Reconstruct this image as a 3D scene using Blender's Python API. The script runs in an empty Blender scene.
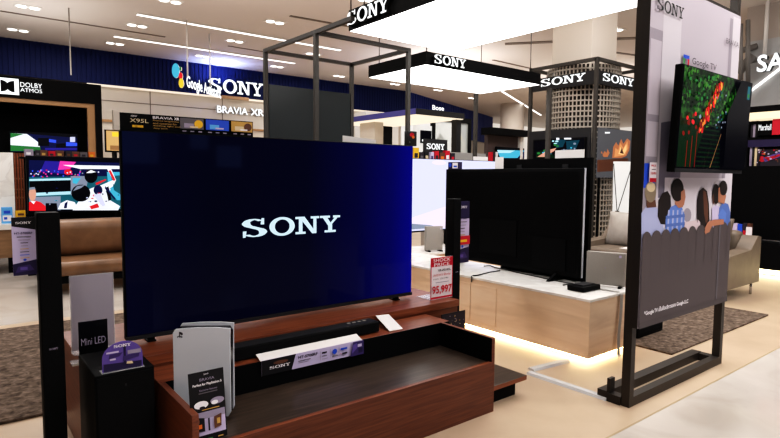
import bpy, bmesh, math, random
from mathutils import Vector, Matrix
random.seed(7)
C = bpy.context.scene.collection
SC = bpy.context.scene
V = Vector

# ------------------------------------------------------------------ camera
FPX, CAM_H = 556.0, 1.3
YAW, PITCH, ROLL = math.radians(51.6), math.radians(4.3), math.radians(.47)
_f = V((math.cos(YAW)*math.cos(PITCH), math.sin(YAW)*math.cos(PITCH), -math.sin(PITCH)))
_r = V((math.sin(YAW), -math.cos(YAW), 0)); _u = _r.cross(_f)
R_ = _r*math.cos(ROLL) + _u*math.sin(ROLL); U_ = -_r*math.sin(ROLL) + _u*math.cos(ROLL); F_ = _f
cam = bpy.data.objects.new('camera', bpy.data.cameras.new('camera')); C.objects.link(cam)
cam.data.sensor_width = 36; cam.data.lens = FPX/780*36; cam.data.clip_end = 100
m = Matrix((R_, U_, -F_)).transposed().to_4x4(); m.translation = V((0, 0, CAM_H)); cam.matrix_world = m
SC.camera = cam
EYE = V((0, 0, CAM_H))
# world axes: x runs along the big television's face, y runs away behind it, z up.  These turn a measured sight line into a place on a known plane.
def ray(px, py): return R_*((px-390)/FPX) + U_*((219-py)/FPX) + F_
def atz(px, py, z): d = ray(px, py); return EYE + d*((z-CAM_H)/d.z)
def atx(px, py, x): d = ray(px, py); return EYE + d*(x/d.x)
def aty(px, py, y): d = ray(px, py); return EYE + d*(y/d.y)
def atd(px, py, D): return EYE + ray(px, py)*D

# ------------------------------------------------------------------ materials
M = {}
def nodes(name):
    mt = bpy.data.materials.new(name); mt.use_nodes = True; M[name] = mt
    nt = mt.node_tree; return mt, nt, nt.nodes['Principled BSDF']
def mat(name, col, rough=.5, metal=0, emit=None, es=0, spec=.5, noise=0, nscale=30, bump=0, coat=0, alpha=1, trans=0):
    mt, nt, b = nodes(name)
    b.inputs['Base Color'].default_value = (*col, 1); b.inputs['Roughness'].default_value = rough
    b.inputs['Metallic'].default_value = metal; b.inputs['Specular IOR Level'].default_value = spec
    b.inputs['Coat Weight'].default_value = coat
    b.inputs['Alpha'].default_value = alpha
    b.inputs['Transmission Weight'].default_value = trans
    if emit: b.inputs['Emission Color'].default_value = (*emit, 1); b.inputs['Emission Strength'].default_value = es
    if noise or bump:
        tc = nt.nodes.new('ShaderNodeTexCoord'); n = nt.nodes.new('ShaderNodeTexNoise'); n.inputs['Scale'].default_value = nscale
        n.inputs['Detail'].default_value = 5; nt.links.new(tc.outputs['Object'], n.inputs['Vector'])
        if noise:
            cr = nt.nodes.new('ShaderNodeValToRGB'); cr.color_ramp.elements[0].position = .3; cr.color_ramp.elements[1].position = .7
            cr.color_ramp.elements[0].color = (*[c*(1-noise) for c in col], 1); cr.color_ramp.elements[1].color = (*[min(1, c*(1+noise)) for c in col], 1)
            nt.links.new(n.outputs['Fac'], cr.inputs['Fac']); nt.links.new(cr.outputs['Color'], b.inputs['Base Color'])
        if bump:
            bp = nt.nodes.new('ShaderNodeBump'); bp.inputs['Strength'].default_value = bump; bp.inputs['Distance'].default_value = .01
            nt.links.new(n.outputs['Fac'], bp.inputs['Height']); nt.links.new(bp.outputs['Normal'], b.inputs['Normal'])
    return mt
def ramp_mat(name, stops, stretch, scale=4, detail=6, dist=.6, rough=.4, spec=.5, coat=0, wave=False, bump=0, coord='Object', fine=None):
    mt, nt, b = nodes(name)
    tc = nt.nodes.new('ShaderNodeTexCoord'); mp = nt.nodes.new('ShaderNodeMapping'); mp.inputs['Scale'].default_value = stretch
    nt.links.new(tc.outputs[coord], mp.inputs['Vector'])
    n = nt.nodes.new('ShaderNodeTexWave' if wave else 'ShaderNodeTexNoise'); n.inputs['Scale'].default_value = scale
    n.inputs['Detail'].default_value = detail; n.inputs['Distortion'].default_value = dist
    nt.links.new(mp.outputs['Vector'], n.inputs['Vector'])
    cr = nt.nodes.new('ShaderNodeValToRGB'); el = cr.color_ramp.elements
    while len(el) < len(stops): el.new(.5)
    for e, (p, c) in zip(el, stops): e.position = p; e.color = (*c, 1)
    nt.links.new(n.outputs['Fac'], cr.inputs['Fac']); nt.links.new(cr.outputs['Color'], b.inputs['Base Color'])
    b.inputs['Roughness'].default_value = rough; b.inputs['Specular IOR Level'].default_value = spec; b.inputs['Coat Weight'].default_value = coat
    if bump:
        bp = nt.nodes.new('ShaderNodeBump'); bp.inputs['Strength'].default_value = bump; bp.inputs['Distance'].default_value = .01
        nt.links.new(n.outputs['Fac'], bp.inputs['Height']); nt.links.new(bp.outputs['Normal'], b.inputs['Normal'])
    return mt
def flat(name, col, es=0.0, rough=.6, spec=.3):          # printed or lit ink
    return mat(name, col if not es else tuple(c*.3 for c in col), rough, 0, col if es else None, es, spec)
def rgb(r, g, b): return tuple(((c/255+.055)/1.055)**2.4 if c > 10 else c/255/12.92 for c in (r, g, b))

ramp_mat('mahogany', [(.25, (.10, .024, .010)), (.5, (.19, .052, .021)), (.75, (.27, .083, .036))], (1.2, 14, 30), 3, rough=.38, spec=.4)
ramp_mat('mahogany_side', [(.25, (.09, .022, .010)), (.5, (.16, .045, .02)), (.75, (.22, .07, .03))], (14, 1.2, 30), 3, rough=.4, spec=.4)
ramp_mat('mahogany_shade', [(.25, (.06, .015, .007)), (.5, (.105, .029, .013)), (.75, (.15, .045, .02))], (1.2, 14, 30), 3, rough=.38, spec=.35)  # the same wood darkened for fronts that the overhead light reaches less
ramp_mat('deck_wood', [(.25, (.022, .015, .011)), (.5, (.05, .034, .025)), (.75, (.085, .06, .045))], (1.0, 16, 10), 4, rough=.32, spec=.45)
ramp_mat('light_wood', [(.25, (.66, .46, .30)), (.5, (.80, .59, .41)), (.75, (.88, .69, .51))], (10, .9, 7), 1.6, rough=.5)
ramp_mat('light_wood_end', [(.25, (.64, .44, .29)), (.5, (.78, .57, .40)), (.75, (.86, .67, .49))], (.9, 10, 7), 1.6, rough=.5)
ramp_mat('marble', [(.42, (.83, .80, .76)), (.49, (.74, .71, .68)), (.52, (.86, .84, .81)), (.8, (.88, .86, .83))], (1, 1, 1), 2.2, 8, 1.5, rough=.25)
ramp_mat('floor_beige', [(.3, (.42, .31, .22)), (.6, (.48, .36, .258)), (.8, (.51, .39, .282))], (1, 1, 1), 2.5, 8, .4, rough=.38, spec=.4)
ramp_mat('floor_marble', [(.3, (.46, .41, .365)), (.5, (.54, .49, .445)), (.7, (.58, .53, .485))], (1, 1, 1), 1.6, 8, 1.2, rough=.13, spec=.6)
ramp_mat('rug', [(.3, (.05, .036, .028)), (.5, (.115, .085, .066)), (.7, (.20, .15, .118))], (1, 1, 1), 26, 8, .5, rough=.95, spec=.1, bump=.8)
ramp_mat('leather', [(.3, (.13, .064, .03)), (.7, (.21, .108, .052))], (1, 1, 1), 6, 4, .3, rough=.38, spec=.5, bump=.15)
ramp_mat('beige_leather', [(.3, (.125, .096, .072)), (.7, (.165, .128, .097))], (1, 1, 1), 6, 4, .3, rough=.5, spec=.4, bump=.15)
ramp_mat('brown_timber', [(.25, (.16, .085, .04)), (.7, (.30, .17, .085))], (2, 14, 12), 2, rough=.5)
mat('black', (.003, .003, .0035), .55, spec=.06)
mat('black_gloss', (.003, .003, .004), .25, spec=.25)
mat('black_cloth', (.005, .005, .0055), .85, spec=.08, noise=.4, nscale=300)
mat('charcoal', (.018, .018, .02), .5, spec=.25)
mat('steel', (.06, .055, .05), .5, .3, spec=.3)
mat('bronze', (.032, .026, .022), .45, .3, spec=.3)
mat('bronze_dark', (.022, .017, .014), .5, .4)
mat('white_plastic', (.60, .62, .68), .32, spec=.5)
mat('white_paint', (.75, .73, .70), .6)
mat('white_card', (.80, .77, .76), .6)
mat('cream', (.56, .505, .44), .6)
mat('ceiling_paint', (.67, .62, .585), .8, spec=.2)
mat('slot', (.16, .125, .10), .7)
mat('soffit', (.42, .37, .33), .8)
mat('acrylic', (.78, .77, .80), .08, alpha=.35, spec=.6)
mat('frosted', (.34, .31, .36), .3, spec=.5)
mat('clear_strip', (.75, .75, .76), .12, spec=.7, alpha=.7)
mat('chrome', (.55, .55, .56), .2, .9)
mat('grey_box', (.30, .275, .25), .5, noise=.05, nscale=200)
mat('grey_cable', (.30, .28, .26), .5)
mat('black_cable', (.01, .01, .01), .5)
mat('column_paint', (.72, .65, .58), .6)
mat('lattice_metal', (.40, .36, .31), .45, .2)
mat('board_glass', (.022, .027, .029), .3, spec=.3)
mat('glass_panel', (.75, .80, .78), .1, alpha=.35, spec=.6)
mat('grey_glass', (.40, .41, .42), .4)
mat('duct', (.16, .15, .14), .6)
mat('purple_edge', (.055, .052, .22), .4)
mat('gold_trim', (.36, .20, .09), .35, .3)
mat('tag_white', (.80, .74, .78), .5)
mat('tan_pad', (.32, .24, .14), .6)
flat('line_white', (1, .96, .92), 2.2)
flat('spot_lamp', (1, .96, .9), 3)
flat('canopy_light', (1, .985, .97), 4.2)
flat('letter_lit', (.95, .98, 1), 1.15)
flat('letter_white', (.9, .92, .95), .95)
flat('led_warm', (1, .80, .42), 16)
flat('cove_warm', (1, .86, .70), .85)
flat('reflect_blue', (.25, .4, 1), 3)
flat('cream_lit', (1, .83, .55), 1.0)
flat('canopy_cream', (1, .86, .66), .95)
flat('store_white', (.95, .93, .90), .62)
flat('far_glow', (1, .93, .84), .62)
for nm, c in dict(ink_black=(18, 16, 20), ink_dark=(40, 34, 44), ink_grey=(95, 90, 96), ink_light=(150, 140, 160), ink_white=(235, 230, 235), ink_lav=(192, 180, 212),
                  ink_purple=(60, 45, 100), ink_deep=(36, 26, 66), ink_violet=(95, 75, 150), ink_red=(190, 20, 45), ink_yellow=(225, 175, 40), ink_gold=(190, 150, 80), ink_blue=(40, 80, 200),
                  ink_sky=(95, 170, 230), ink_green=(60, 140, 70), ink_orange=(220, 110, 40), ink_skin=(170, 115, 90), ink_hair=(30, 20, 20), ink_greyhair=(140, 125, 105),
                  ink_shirt=(165, 170, 205), ink_check=(95, 125, 195), ink_denim=(85, 110, 175), ink_pinkish=(205, 185, 190), sofa_print=(80, 71, 73), sofa_shade=(75, 67, 69),
                  poster_bg=(186, 176, 186), poster_hi=(206, 198, 206), poster_lo=(150, 142, 152), poster_shade=(112, 106, 122), ink_brown=(95, 60, 45), ink_cream=(215, 195, 160)).items():
    flat(nm, rgb(*c))
for nm, c, e in (('px_black', (6, 6, 14), .9), ('px_navy', (16, 22, 70), .9), ('px_indigo', (45, 35, 140), 1), ('px_blue', (60, 90, 235), 1), ('px_cyan', (70, 170, 205), 1), ('px_teal', (28, 95, 110), .9), ('px_ice', (170, 220, 235), 1),
                 ('px_white', (235, 240, 248), 1), ('px_grey', (130, 140, 160), .9), ('px_red', (215, 35, 45), 1), ('px_skin', (205, 150, 130), 1), ('px_pink', (225, 60, 160), 1), ('px_green', (45, 120, 60), .9),
                 ('px_dgreen', (14, 40, 22), .9), ('px_lav', (205, 208, 240), 1), ('px_lilac', (228, 215, 242), 1), ('px_orange', (235, 140, 60), 1), ('px_flame', (240, 190, 130), 1), ('px_wood', (200, 160, 105), 1), ('px_tan', (150, 110, 70), .9), ('px_yellow', (230, 200, 60), 1),
                 ('px_reef', (18, 62, 78), .9), ('px_glow', (175, 110, 75), .9), ('px_amber', (215, 145, 95), .9), ('px_ember', (120, 22, 18), .9), ('px_logo', (196, 222, 235), 1), ('px_panel', (96, 96, 100), .6)):
    flat(nm, rgb(*c), e, .25, .15)

def screen_blue():
    mt, nt, b = nodes('screen_blue')
    tc = nt.nodes.new('ShaderNodeTexCoord'); sp = nt.nodes.new('ShaderNodeSeparateXYZ'); nt.links.new(tc.outputs['Generated'], sp.inputs[0])
    cr = nt.nodes.new('ShaderNodeValToRGB'); el = cr.color_ramp.elements
    for _ in range(4): el.new(.5)
    for e, (p, c) in zip(el, [(0, (.0008, .0012, .014)), (.25, (.0006, .0009, .009)), (.55, (.0006, .0009, .012)), (.75, (.001, .001, .04)), (.9, (.0012, .0012, .10)), (1, (.0016, .0016, .20))]):
        e.position = p; e.color = (*c, 1)
    nt.links.new(sp.outputs['X'], cr.inputs['Fac']); nt.links.new(cr.outputs['Color'], b.inputs['Emission Color']); b.inputs['Emission Strength'].default_value = 1
    b.inputs['Base Color'].default_value = (.002, .002, .004, 1); b.inputs['Roughness'].default_value = .05; b.inputs['Specular IOR Level'].default_value = .045
screen_blue()
def screen_leaves():
    mt, nt, b = nodes('screen_leaves')
    tc = nt.nodes.new('ShaderNodeTexCoord'); n = nt.nodes.new('ShaderNodeTexVoronoi'); n.inputs['Scale'].default_value = 45; nt.links.new(tc.outputs['Object'], n.inputs['Vector'])
    n2 = nt.nodes.new('ShaderNodeTexNoise'); n2.inputs['Scale'].default_value = 14; n2.inputs['Detail'].default_value = 8; nt.links.new(tc.outputs['Object'], n2.inputs['Vector'])
    mx = nt.nodes.new('ShaderNodeMath'); mx.operation = 'MULTIPLY'; nt.links.new(n.outputs['Color'], mx.inputs[0]); nt.links.new(n2.outputs['Fac'], mx.inputs[1])
    cr = nt.nodes.new('ShaderNodeValToRGB'); el = cr.color_ramp.elements
    for _ in range(2): el.new(.5)
    for e, (p, c) in zip(el, [(.12, (.001, .006, .002)), (.27, (.006, .04, .006)), (.40, (.03, .15, .02)), (.62, (.14, .42, .06))]): e.position = p; e.color = (*c, 1)
    nt.links.new(mx.outputs[0], cr.inputs['Fac']); nt.links.new(cr.outputs['Color'], b.inputs['Emission Color']); b.inputs['Emission Strength'].default_value = .9
    b.inputs['Base Color'].default_value = (.003, .003, .003, 1); b.inputs['Roughness'].default_value = .2; b.inputs['Specular IOR Level'].default_value = .2
screen_leaves()
def corrugated():
    mt, nt, b = nodes('corrugated_blue')
    tc = nt.nodes.new('ShaderNodeTexCoord'); n = nt.nodes.new('ShaderNodeTexNoise'); n.inputs['Scale'].default_value = 1.2; nt.links.new(tc.outputs['Object'], n.inputs['Vector'])
    cr = nt.nodes.new('ShaderNodeValToRGB'); cr.color_ramp.elements[0].color = (.004, .009, .062, 1); cr.color_ramp.elements[1].color = (.006, .013, .09, 1)
    nt.links.new(n.outputs['Fac'], cr.inputs['Fac']); nt.links.new(cr.outputs['Color'], b.inputs['Base Color']); b.inputs['Roughness'].default_value = .6; b.inputs['Specular IOR Level'].default_value = .15
corrugated()
mat('corner_blue', (.018, .033, .21), .6, spec=.15)
mat('booth_brown', (.075, .052, .05), .6)

# ------------------------------------------------------------------ mesh building
class MB:
    def __init__(s): s.v = []; s.f = []; s.mi = []; s.sm = []; s.mats = []
    def mid(s, m):
        if m not in s.mats: s.mats.append(m)
        return s.mats.index(m)
    def add(s, vs, fs, m, smooth=False, mlist=None):
        o = len(s.v); s.v += [V(p) for p in vs]
        for i, f in enumerate(fs):
            s.f.append([k+o for k in f]); s.mi.append(s.mid(mlist[i] if mlist else m)); s.sm.append(smooth)
        return s
    def box(s, x0, x1, y0, y1, z0, z1, m, faces=None, xf=None):
        vs = [V((x, y, z)) for z in (z0, z1) for y in (y0, y1) for x in (x0, x1)]
        if xf is not None: vs = [xf @ p for p in vs]
        fs = [(0, 2, 3, 1), (4, 5, 7, 6), (0, 1, 5, 4), (2, 6, 7, 3), (0, 4, 6, 2), (1, 3, 7, 5)]   # bottom top -y +y -x +x
        ml = None
        if faces:
            keys = ['bottom', 'top', '-y', '+y', '-x', '+x']; ml = [faces.get(k, m) for k in keys]
        return s.add(vs, fs, m, False, ml)
    def rbox(s, x0, x1, y0, y1, z0, z1, m, r=.01, seg=2, xf=None, smooth=True):
        bm = bmesh.new(); bmesh.ops.create_cube(bm, size=1)
        for p in bm.verts: p.co = V(((x0+x1)/2+p.co.x*(x1-x0), (y0+y1)/2+p.co.y*(y1-y0), (z0+z1)/2+p.co.z*(z1-z0)))
        bmesh.ops.bevel(bm, geom=list(bm.edges), offset=r, segments=seg, affect='EDGES', profile=.5)
        return s.bm(bm, m, xf, smooth)
    def bm(s, bm, m, xf=None, smooth=False):
        bm.verts.index_update()
        vs = [(xf @ p.co) if xf is not None else p.co.copy() for p in bm.verts]
        s.add(vs, [[q.index for q in f.verts] for f in bm.faces], m, smooth); bm.free(); return s
    def prism(s, pts, d, m, mside=None, smooth=False):       # planar loop pts extruded along vector d
        pts = [V(p) for p in pts]; d = V(d); n = len(pts)
        nrm = V((0, 0, 0))
        for i in range(n): nrm += pts[i].cross(pts[(i+1) % n])
        if nrm.dot(d) < 0: pts = pts[::-1]                  # so that the cap at pts+d faces along d
        s.add(pts+[p+d for p in pts], [list(range(n))[::-1], [i+n for i in range(n)]], m)
        s.add(pts+[p+d for p in pts], [(i, (i+1) % n, (i+1) % n+n, i+n) for i in range(n)], mside or m, smooth); return s
    def tube(s, pts, r, m, seg=8, smooth=True):
        pts = [V(p) for p in pts]; rings = []; vs = []; fs = []
        for i, p in enumerate(pts):
            t = (pts[min(i+1, len(pts)-1)]-pts[max(i-1, 0)]).normalized()
            a = V((0, 0, 1)) if abs(t.z) < .9 else V((1, 0, 0)); e1 = t.cross(a).normalized(); e2 = t.cross(e1)
            rr = r[i] if isinstance(r, (list, tuple)) else r
            vs += [p+e1*math.cos(k*2*math.pi/seg)*rr+e2*math.sin(k*2*math.pi/seg)*rr for k in range(seg)]
        for i in range(len(pts)-1):
            for k in range(seg): fs.append((i*seg+k, i*seg+(k+1) % seg, (i+1)*seg+(k+1) % seg, (i+1)*seg+k))
        fs += [list(range(seg))[::-1], [(len(pts)-1)*seg+k for k in range(seg)]]
        return s.add(vs, fs, m, smooth)
    def bar(s, a, b, w, m, h=None):                          # square bar between two points
        a, b = V(a), V(b); t = (b-a).normalized(); up = V((0, 0, 1)) if abs(t.z) < .9 else V((0, 1, 0))
        e1 = t.cross(up).normalized()*w/2; e2 = e1.cross(t).normalized()*(h or w)/2
        vs = [p+i*e1+j*e2 for p in (a, b) for i, j in ((-1, -1), (1, -1), (1, 1), (-1, 1))]
        return s.add(vs, [(3, 2, 1, 0), (4, 5, 6, 7), (0, 1, 5, 4), (1, 2, 6, 5), (2, 3, 7, 6), (3, 0, 4, 7)], m)
    def build(s, name, parent=None, loc=None, bevel=0):
        base = V(parent.location) if parent else (V(loc) if loc is not None else V((0, 0, 0)))
        if parent and parent.parent: base = base + V(parent.parent.location)
        me = bpy.data.meshes.new(name); me.from_pydata([p-base for p in s.v], [], s.f)
        for mm in s.mats: me.materials.append(M[mm])
        me.polygons.foreach_set('material_index', s.mi); me.polygons.foreach_set('use_smooth', s.sm); me.update()
        o = bpy.data.objects.new(name, me); C.objects.link(o)
        if parent: o.parent = parent
        else: o.location = base
        if bevel:
            b = o.modifiers.new('edge', 'BEVEL'); b.width = bevel; b.segments = 2; b.limit_method = 'ANGLE'
        return o
def tag(o, label, cat, group=None, kind=None):
    o['label'] = label; o['category'] = cat
    if group: o['group'] = group
    if kind: o['kind'] = kind
    return o
def thing(name, label, cat, loc, group=None):
    o = bpy.data.objects.new(name, None); C.objects.link(o); o.location = loc; o.empty_display_size = .1
    return tag(o, label, cat, group)
def struct(mb, name): o = mb.build(name); o['kind'] = 'structure'; return o
def copy_thing(root, loc, label, group):
    r = root.copy(); C.objects.link(r); r.location = loc; r['label'] = label; r['group'] = group
    for ch in list(root.children):
        c = ch.copy(); C.objects.link(c); c.parent = r
    return r

# ------------------------------------------------------------------ lettering
_cache = {}
def glyphs(txt, bold=False):                                 # triangles of a line of text, unit height, cached
    k = (txt, bold)
    if k in _cache: return _cache[k]
    cu = bpy.data.curves.new('t', 'FONT'); cu.body = txt; cu.size = 1; cu.resolution_u = 3
    if bold: cu.offset = .022
    ob = bpy.data.objects.new('t', cu); C.objects.link(ob)
    me = bpy.data.meshes.new_from_object(ob.evaluated_get(bpy.context.evaluated_depsgraph_get()))
    vs = [p.co.copy() for p in me.vertices]; fs = [list(p.vertices) for p in me.polygons]
    bpy.data.objects.remove(ob); bpy.data.curves.remove(cu); bpy.data.meshes.remove(me)
    xs = [p.x for p in vs]; ys = [p.y for p in vs]
    _cache[k] = ([((p.x-min(xs))/(max(xs)-min(xs)), (p.y-min(ys))/(max(ys)-min(ys))) for p in vs], fs, (max(xs)-min(xs))/(max(ys)-min(ys)))
    return _cache[k]
def arc(cx, cy, rx, ry, a0, a1, n): return [(cx+rx*math.cos(math.radians(a0+(a1-a0)*i/n)), cy+ry*math.sin(math.radians(a0+(a1-a0)*i/n))) for i in range(n+1)]
def strip(pts, ws):                                          # flat stroke of varying width -> quads
    vs = []; fs = []
    for i, p in enumerate(pts):
        a = pts[max(i-1, 0)]; b = pts[min(i+1, len(pts)-1)]; t = (b[0]-a[0], b[1]-a[1]); l = math.hypot(*t) or 1; n = (-t[1]/l, t[0]/l); w = ws[i]/2
        vs += [(p[0]+n[0]*w, p[1]+n[1]*w), (p[0]-n[0]*w, p[1]-n[1]*w)]
        if i: fs.append((2*i-2, 2*i-1, 2*i+1, 2*i))
    return vs, fs
def wide_serif():                                            # the four wide slab-serif capitals, unit square
    P = []
    def poly(pts): P.append((pts, [list(range(len(pts)))]))
    # S
    s = arc(.112, .735, .074, .195, 35, 250, 12) + arc(.116, .265, .080, .205, 70, -150, 12)
    P.append(strip(s, [.05]*3+[.066]*5+[.078]*(len(s)-16)+[.066]*5+[.05]*3))
    poly([(.172, .66), (.206, .66), (.206, .985), (.182, .985)]); poly([(.008, .02), (.032, .02), (.042, .34), (.008, .34)])
    # O
    vs = []; fs = []
    for i in range(37):
        a = math.radians(i*10); vs += [(.382+.126*math.cos(a), .5+.5*math.sin(a)), (.382+.073*math.cos(a), .5+.37*math.sin(a))]
        if i: fs.append((2*i-2, 2*i-1, 2*i+1, 2*i))
    P.append((vs, fs))
    # N
    poly([(.515, .03), (.62, .03), (.62, .15), (.515, .15)]); poly([(.515, .85), (.60, .85), (.60, .97), (.515, .97)]); poly([(.675, .85), (.765, .85), (.765, .97), (.675, .97)])
    poly([(.55, .1), (.588, .1), (.588, .9), (.55, .9)]); poly([(.703, .03), (.736, .03), (.736, .9), (.703, .9)]); poly([(.55, .97), (.61, .97), (.736, .03), (.69, .03)])
    # Y
    poly([(.775, .85), (.885, .85), (.885, .97), (.775, .97)]); poly([(.92, .85), (1, .85), (1, .97), (.92, .97)])
    poly([(.80, .9), (.85, .9), (.905, .47), (.865, .40)]); poly([(.98, .9), (.945, .9), (.865, .40), (.905, .47)]); poly([(.865, .1), (.91, .1), (.91, .47), (.865, .47)]); poly([(.825, .03), (.95, .03), (.95, .15), (.825, .15)])
    return P
SERIF = wide_serif()
class Face:                                                  # a flat surface to print on: origin bottom-left, ex to the right, ey up, en towards the viewer
    def __init__(s, mb, O, ex, ey): s.mb = mb; s.O = V(O); s.ex = V(ex).normalized(); s.ey = V(ey).normalized(); s.en = s.ex.cross(s.ey).normalized(); s.k = 0; s.step = .0006
    def P(s, x, y, l): return s.O+s.ex*x+s.ey*y+s.en*l
    def lift(s): s.k += 1; return s.k*s.step
    def poly(s, pts, m, l=None):
        l = s.lift() if l is None else l; a = sum(pts[i][0]*pts[(i+1) % len(pts)][1]-pts[(i+1) % len(pts)][0]*pts[i][1] for i in range(len(pts)))
        if a < 0: pts = pts[::-1]
        s.mb.add([s.P(x, y, l) for x, y in pts], [list(range(len(pts)))], m); return s
    def rect(s, x0, y0, x1, y1, m, l=None): return s.poly([(x0, y0), (x1, y0), (x1, y1), (x0, y1)], m, l)
    def oval(s, cx, cy, rx, ry, m, a0=0, a1=360, n=20, l=None): return s.poly(arc(cx, cy, rx, ry, a0, a1, n)[:None if a1-a0 < 360 else -1], m, l)
    def text(s, t, x, y, h, m, w=None, bold=False, l=None, thick=0):
        vs, fs, asp = glyphs(t, bold); w = w or asp*h; l = s.lift() if l is None else l
        s.mb.add([s.P(x+a*w, y+b*h, l) for a, b in vs], fs, m)
        if thick: s._walls([(x+a*w, y+b*h) for a, b in vs], fs, m, l, thick)
        return s
    def sony(s, x, y, w, h, m, l=None, thick=0):
        l = s.lift() if l is None else l
        for i, (vs, fs) in enumerate(SERIF):
            q = [(x+a*w, y+b*h) for a, b in vs]; out = []
            for f in fs:
                a = sum(q[f[k]][0]*q[f[(k+1) % len(f)]][1]-q[f[(k+1) % len(f)]][0]*q[f[k]][1] for k in range(len(f))); out.append(list(f) if a > 0 else list(f)[::-1])
            s.mb.add([s.P(a, b, l+i*2e-5) for a, b in q], out, m)
            if thick: s._walls(q, out, m, l, thick)
        return s
    def _walls(s, q, fs, m, l, t):                           # raised letters: side walls down to the board
        cnt = {}
        for f in fs:
            for k in range(len(f)):
                e = (f[k], f[(k+1) % len(f)]); cnt[e] = cnt.get(e, 0)+1
        ed = [e for e in cnt if (e[1], e[0]) not in cnt]
        for a, b in ed: s.mb.add([s.P(*q[a], l), s.P(*q[b], l), s.P(*q[b], l-t), s.P(*q[a], l-t)], [(0, 3, 2, 1)], 'charcoal')
X, Y, Z = V((1, 0, 0)), V((0, 1, 0)), V((0, 0, 1))

def _px(s, x, y):
    d = ray(x, y); t = (s.O-EYE).dot(s.en)/d.dot(s.en); p = EYE+d*t-s.O; return (p.dot(s.ex), p.dot(s.ey))
Face.px = _px
Face.pxs = lambda s, pts, m, l=None: s.poly([s.px(*p) for p in pts], m, l)
def _poval(s, cx, cy, rx, ry, m, a0=0, a1=360, n=18):        # an oval of the photo's size at a place on the surface
    return s.pxs([(cx+rx*math.cos(math.radians(a0+(a1-a0)*i/n)), cy-ry*math.sin(math.radians(a0+(a1-a0)*i/n))) for i in range(n if a1-a0 >= 360 else n+1)], m)
Face.pov = _poval
def _ptext(s, t, x, yb, x2, yt, m, bold=False, thick=0):     # line of text from (x, yb) to (x2, yt)
    a = s.px(x, yb); b = s.px(x2, yb); c = s.px(x, yt); return s.text(t, a[0], a[1], c[1]-a[1], m, b[0]-a[0], bold, thick=thick)
Face.ptext = _ptext

# =================================================================== setting
ZC = 4.2                                                     # ceiling height
WV = 14.6                                                    # where the blue wall stands
b = MB()
for (x0, x1, y0, y1, mm) in ((-8, 30, -7, 1.44, 'floor_marble'), (-8, 30, 1.44, 5.75, 'floor_beige'), (-8, 2.4, 5.75, 20, 'floor_marble'), (2.4, 30, 5.75, 20, 'floor_beige')):
    b.add([(x0, y0, 0), (x1, y0, 0), (x1, y1, 0), (x0, y1, 0)], [(0, 1, 2, 3)], mm)
struct(b, 'floor')
struct(MB().box(-8, 30, 1.434, 1.444, -.01, .0012, 'tan_pad'), 'trim_1')
struct(MB().box(-8, 30, -7, 20, ZC, ZC+.1, 'ceiling_paint'), 'ceiling')
for i, (a, c, w) in enumerate((((0, 11), (165, 37), .06), ((290, 16), (352, 27), .08), ((228, 46), (345, 65), .05), ((493, 60), (560, 75), .07), ((505, 44), (640, 38), .18), ((575, 47), (640, 56), .10))):
    p, q = atz(*a, ZC-.006), atz(*c, ZC-.006)
    struct(MB().bar(p, q, w, 'slot', .01), 'trim_%d' % (i+2))
# walls
UZ = aty(180, 92, WV).z                                      # lower edge of the blue ribbed wall
b = MB(); x = -4.0
while x < 12.1:
    b.box(x, x+.065, WV-.018, WV+.02, UZ, ZC, 'corrugated_blue'); b.box(x+.065, x+.10, WV, WV+.02, UZ, ZC, 'corrugated_blue'); x += .10
b.box(-4, 12.2, WV+.02, WV+.2, UZ, ZC, 'black')
struct(b, 'wall_back_upper')
b = MB(); b.box(-8, 12.2, WV+.12, WV+.2, 0, UZ, 'cream')
for yy in (107, 135): z = aty(180, yy, WV+.12).z; b.box(-8, 12.2, WV+.113, WV+.12, z, z+.02, 'slot')
for xx in (222, 150): x = aty(xx, 110, WV+.12).x; b.box(x, x+.02, WV+.113, WV+.12, 0, UZ, 'slot')
struct(b, 'wall_back')
struct(MB().box(2.6, 12.1, WV-.02, WV+.1, UZ-.04, UZ-.005, 'cove_warm'), 'trim_20')
p0, p1 = V((12.2, 14.6, 0)), V((20.6, 18.1, 0)); d = (p1-p0).normalized(); nrm = V((-d.y, d.x, 0))
def slab(a, c, z0, z1, t, m): return MB().prism([a+Z*z0, c+Z*z0, c+Z*z1, a+Z*z1], nrm*t, m)
CZ = 2.95
b = slab(p0, p1, CZ, ZC, .1, 'corner_blue')
for i in range(50):
    q = p0+d*(.18*i); b.prism([q+Z*CZ, q+d*.12+Z*CZ, q+d*.12+Z*ZC, q+Z*ZC], -nrm*.03, 'corner_blue')
struct(b, 'wall_corner_upper'); struct(slab(p0+nrm*.1, p1+nrm*.1, 0, CZ, .1, 'cream'), 'wall_corner')
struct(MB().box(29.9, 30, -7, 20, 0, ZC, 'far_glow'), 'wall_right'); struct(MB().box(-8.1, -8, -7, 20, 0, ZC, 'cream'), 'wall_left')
b = MB(); b.box(-8, 30, -7.1, -7, 0, ZC, 'charcoal')          # wall behind the camera; blue glowing panels added to reflect in the screen
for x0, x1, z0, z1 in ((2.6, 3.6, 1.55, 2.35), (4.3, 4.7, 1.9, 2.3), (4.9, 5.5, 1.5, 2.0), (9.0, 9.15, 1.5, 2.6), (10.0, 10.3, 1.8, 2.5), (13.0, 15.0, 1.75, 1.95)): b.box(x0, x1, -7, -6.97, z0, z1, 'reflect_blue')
struct(b, 'wall_front'); struct(MB().box(19, 30, 20, 20.1, 0, ZC, 'far_glow'), 'wall_far')

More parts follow.
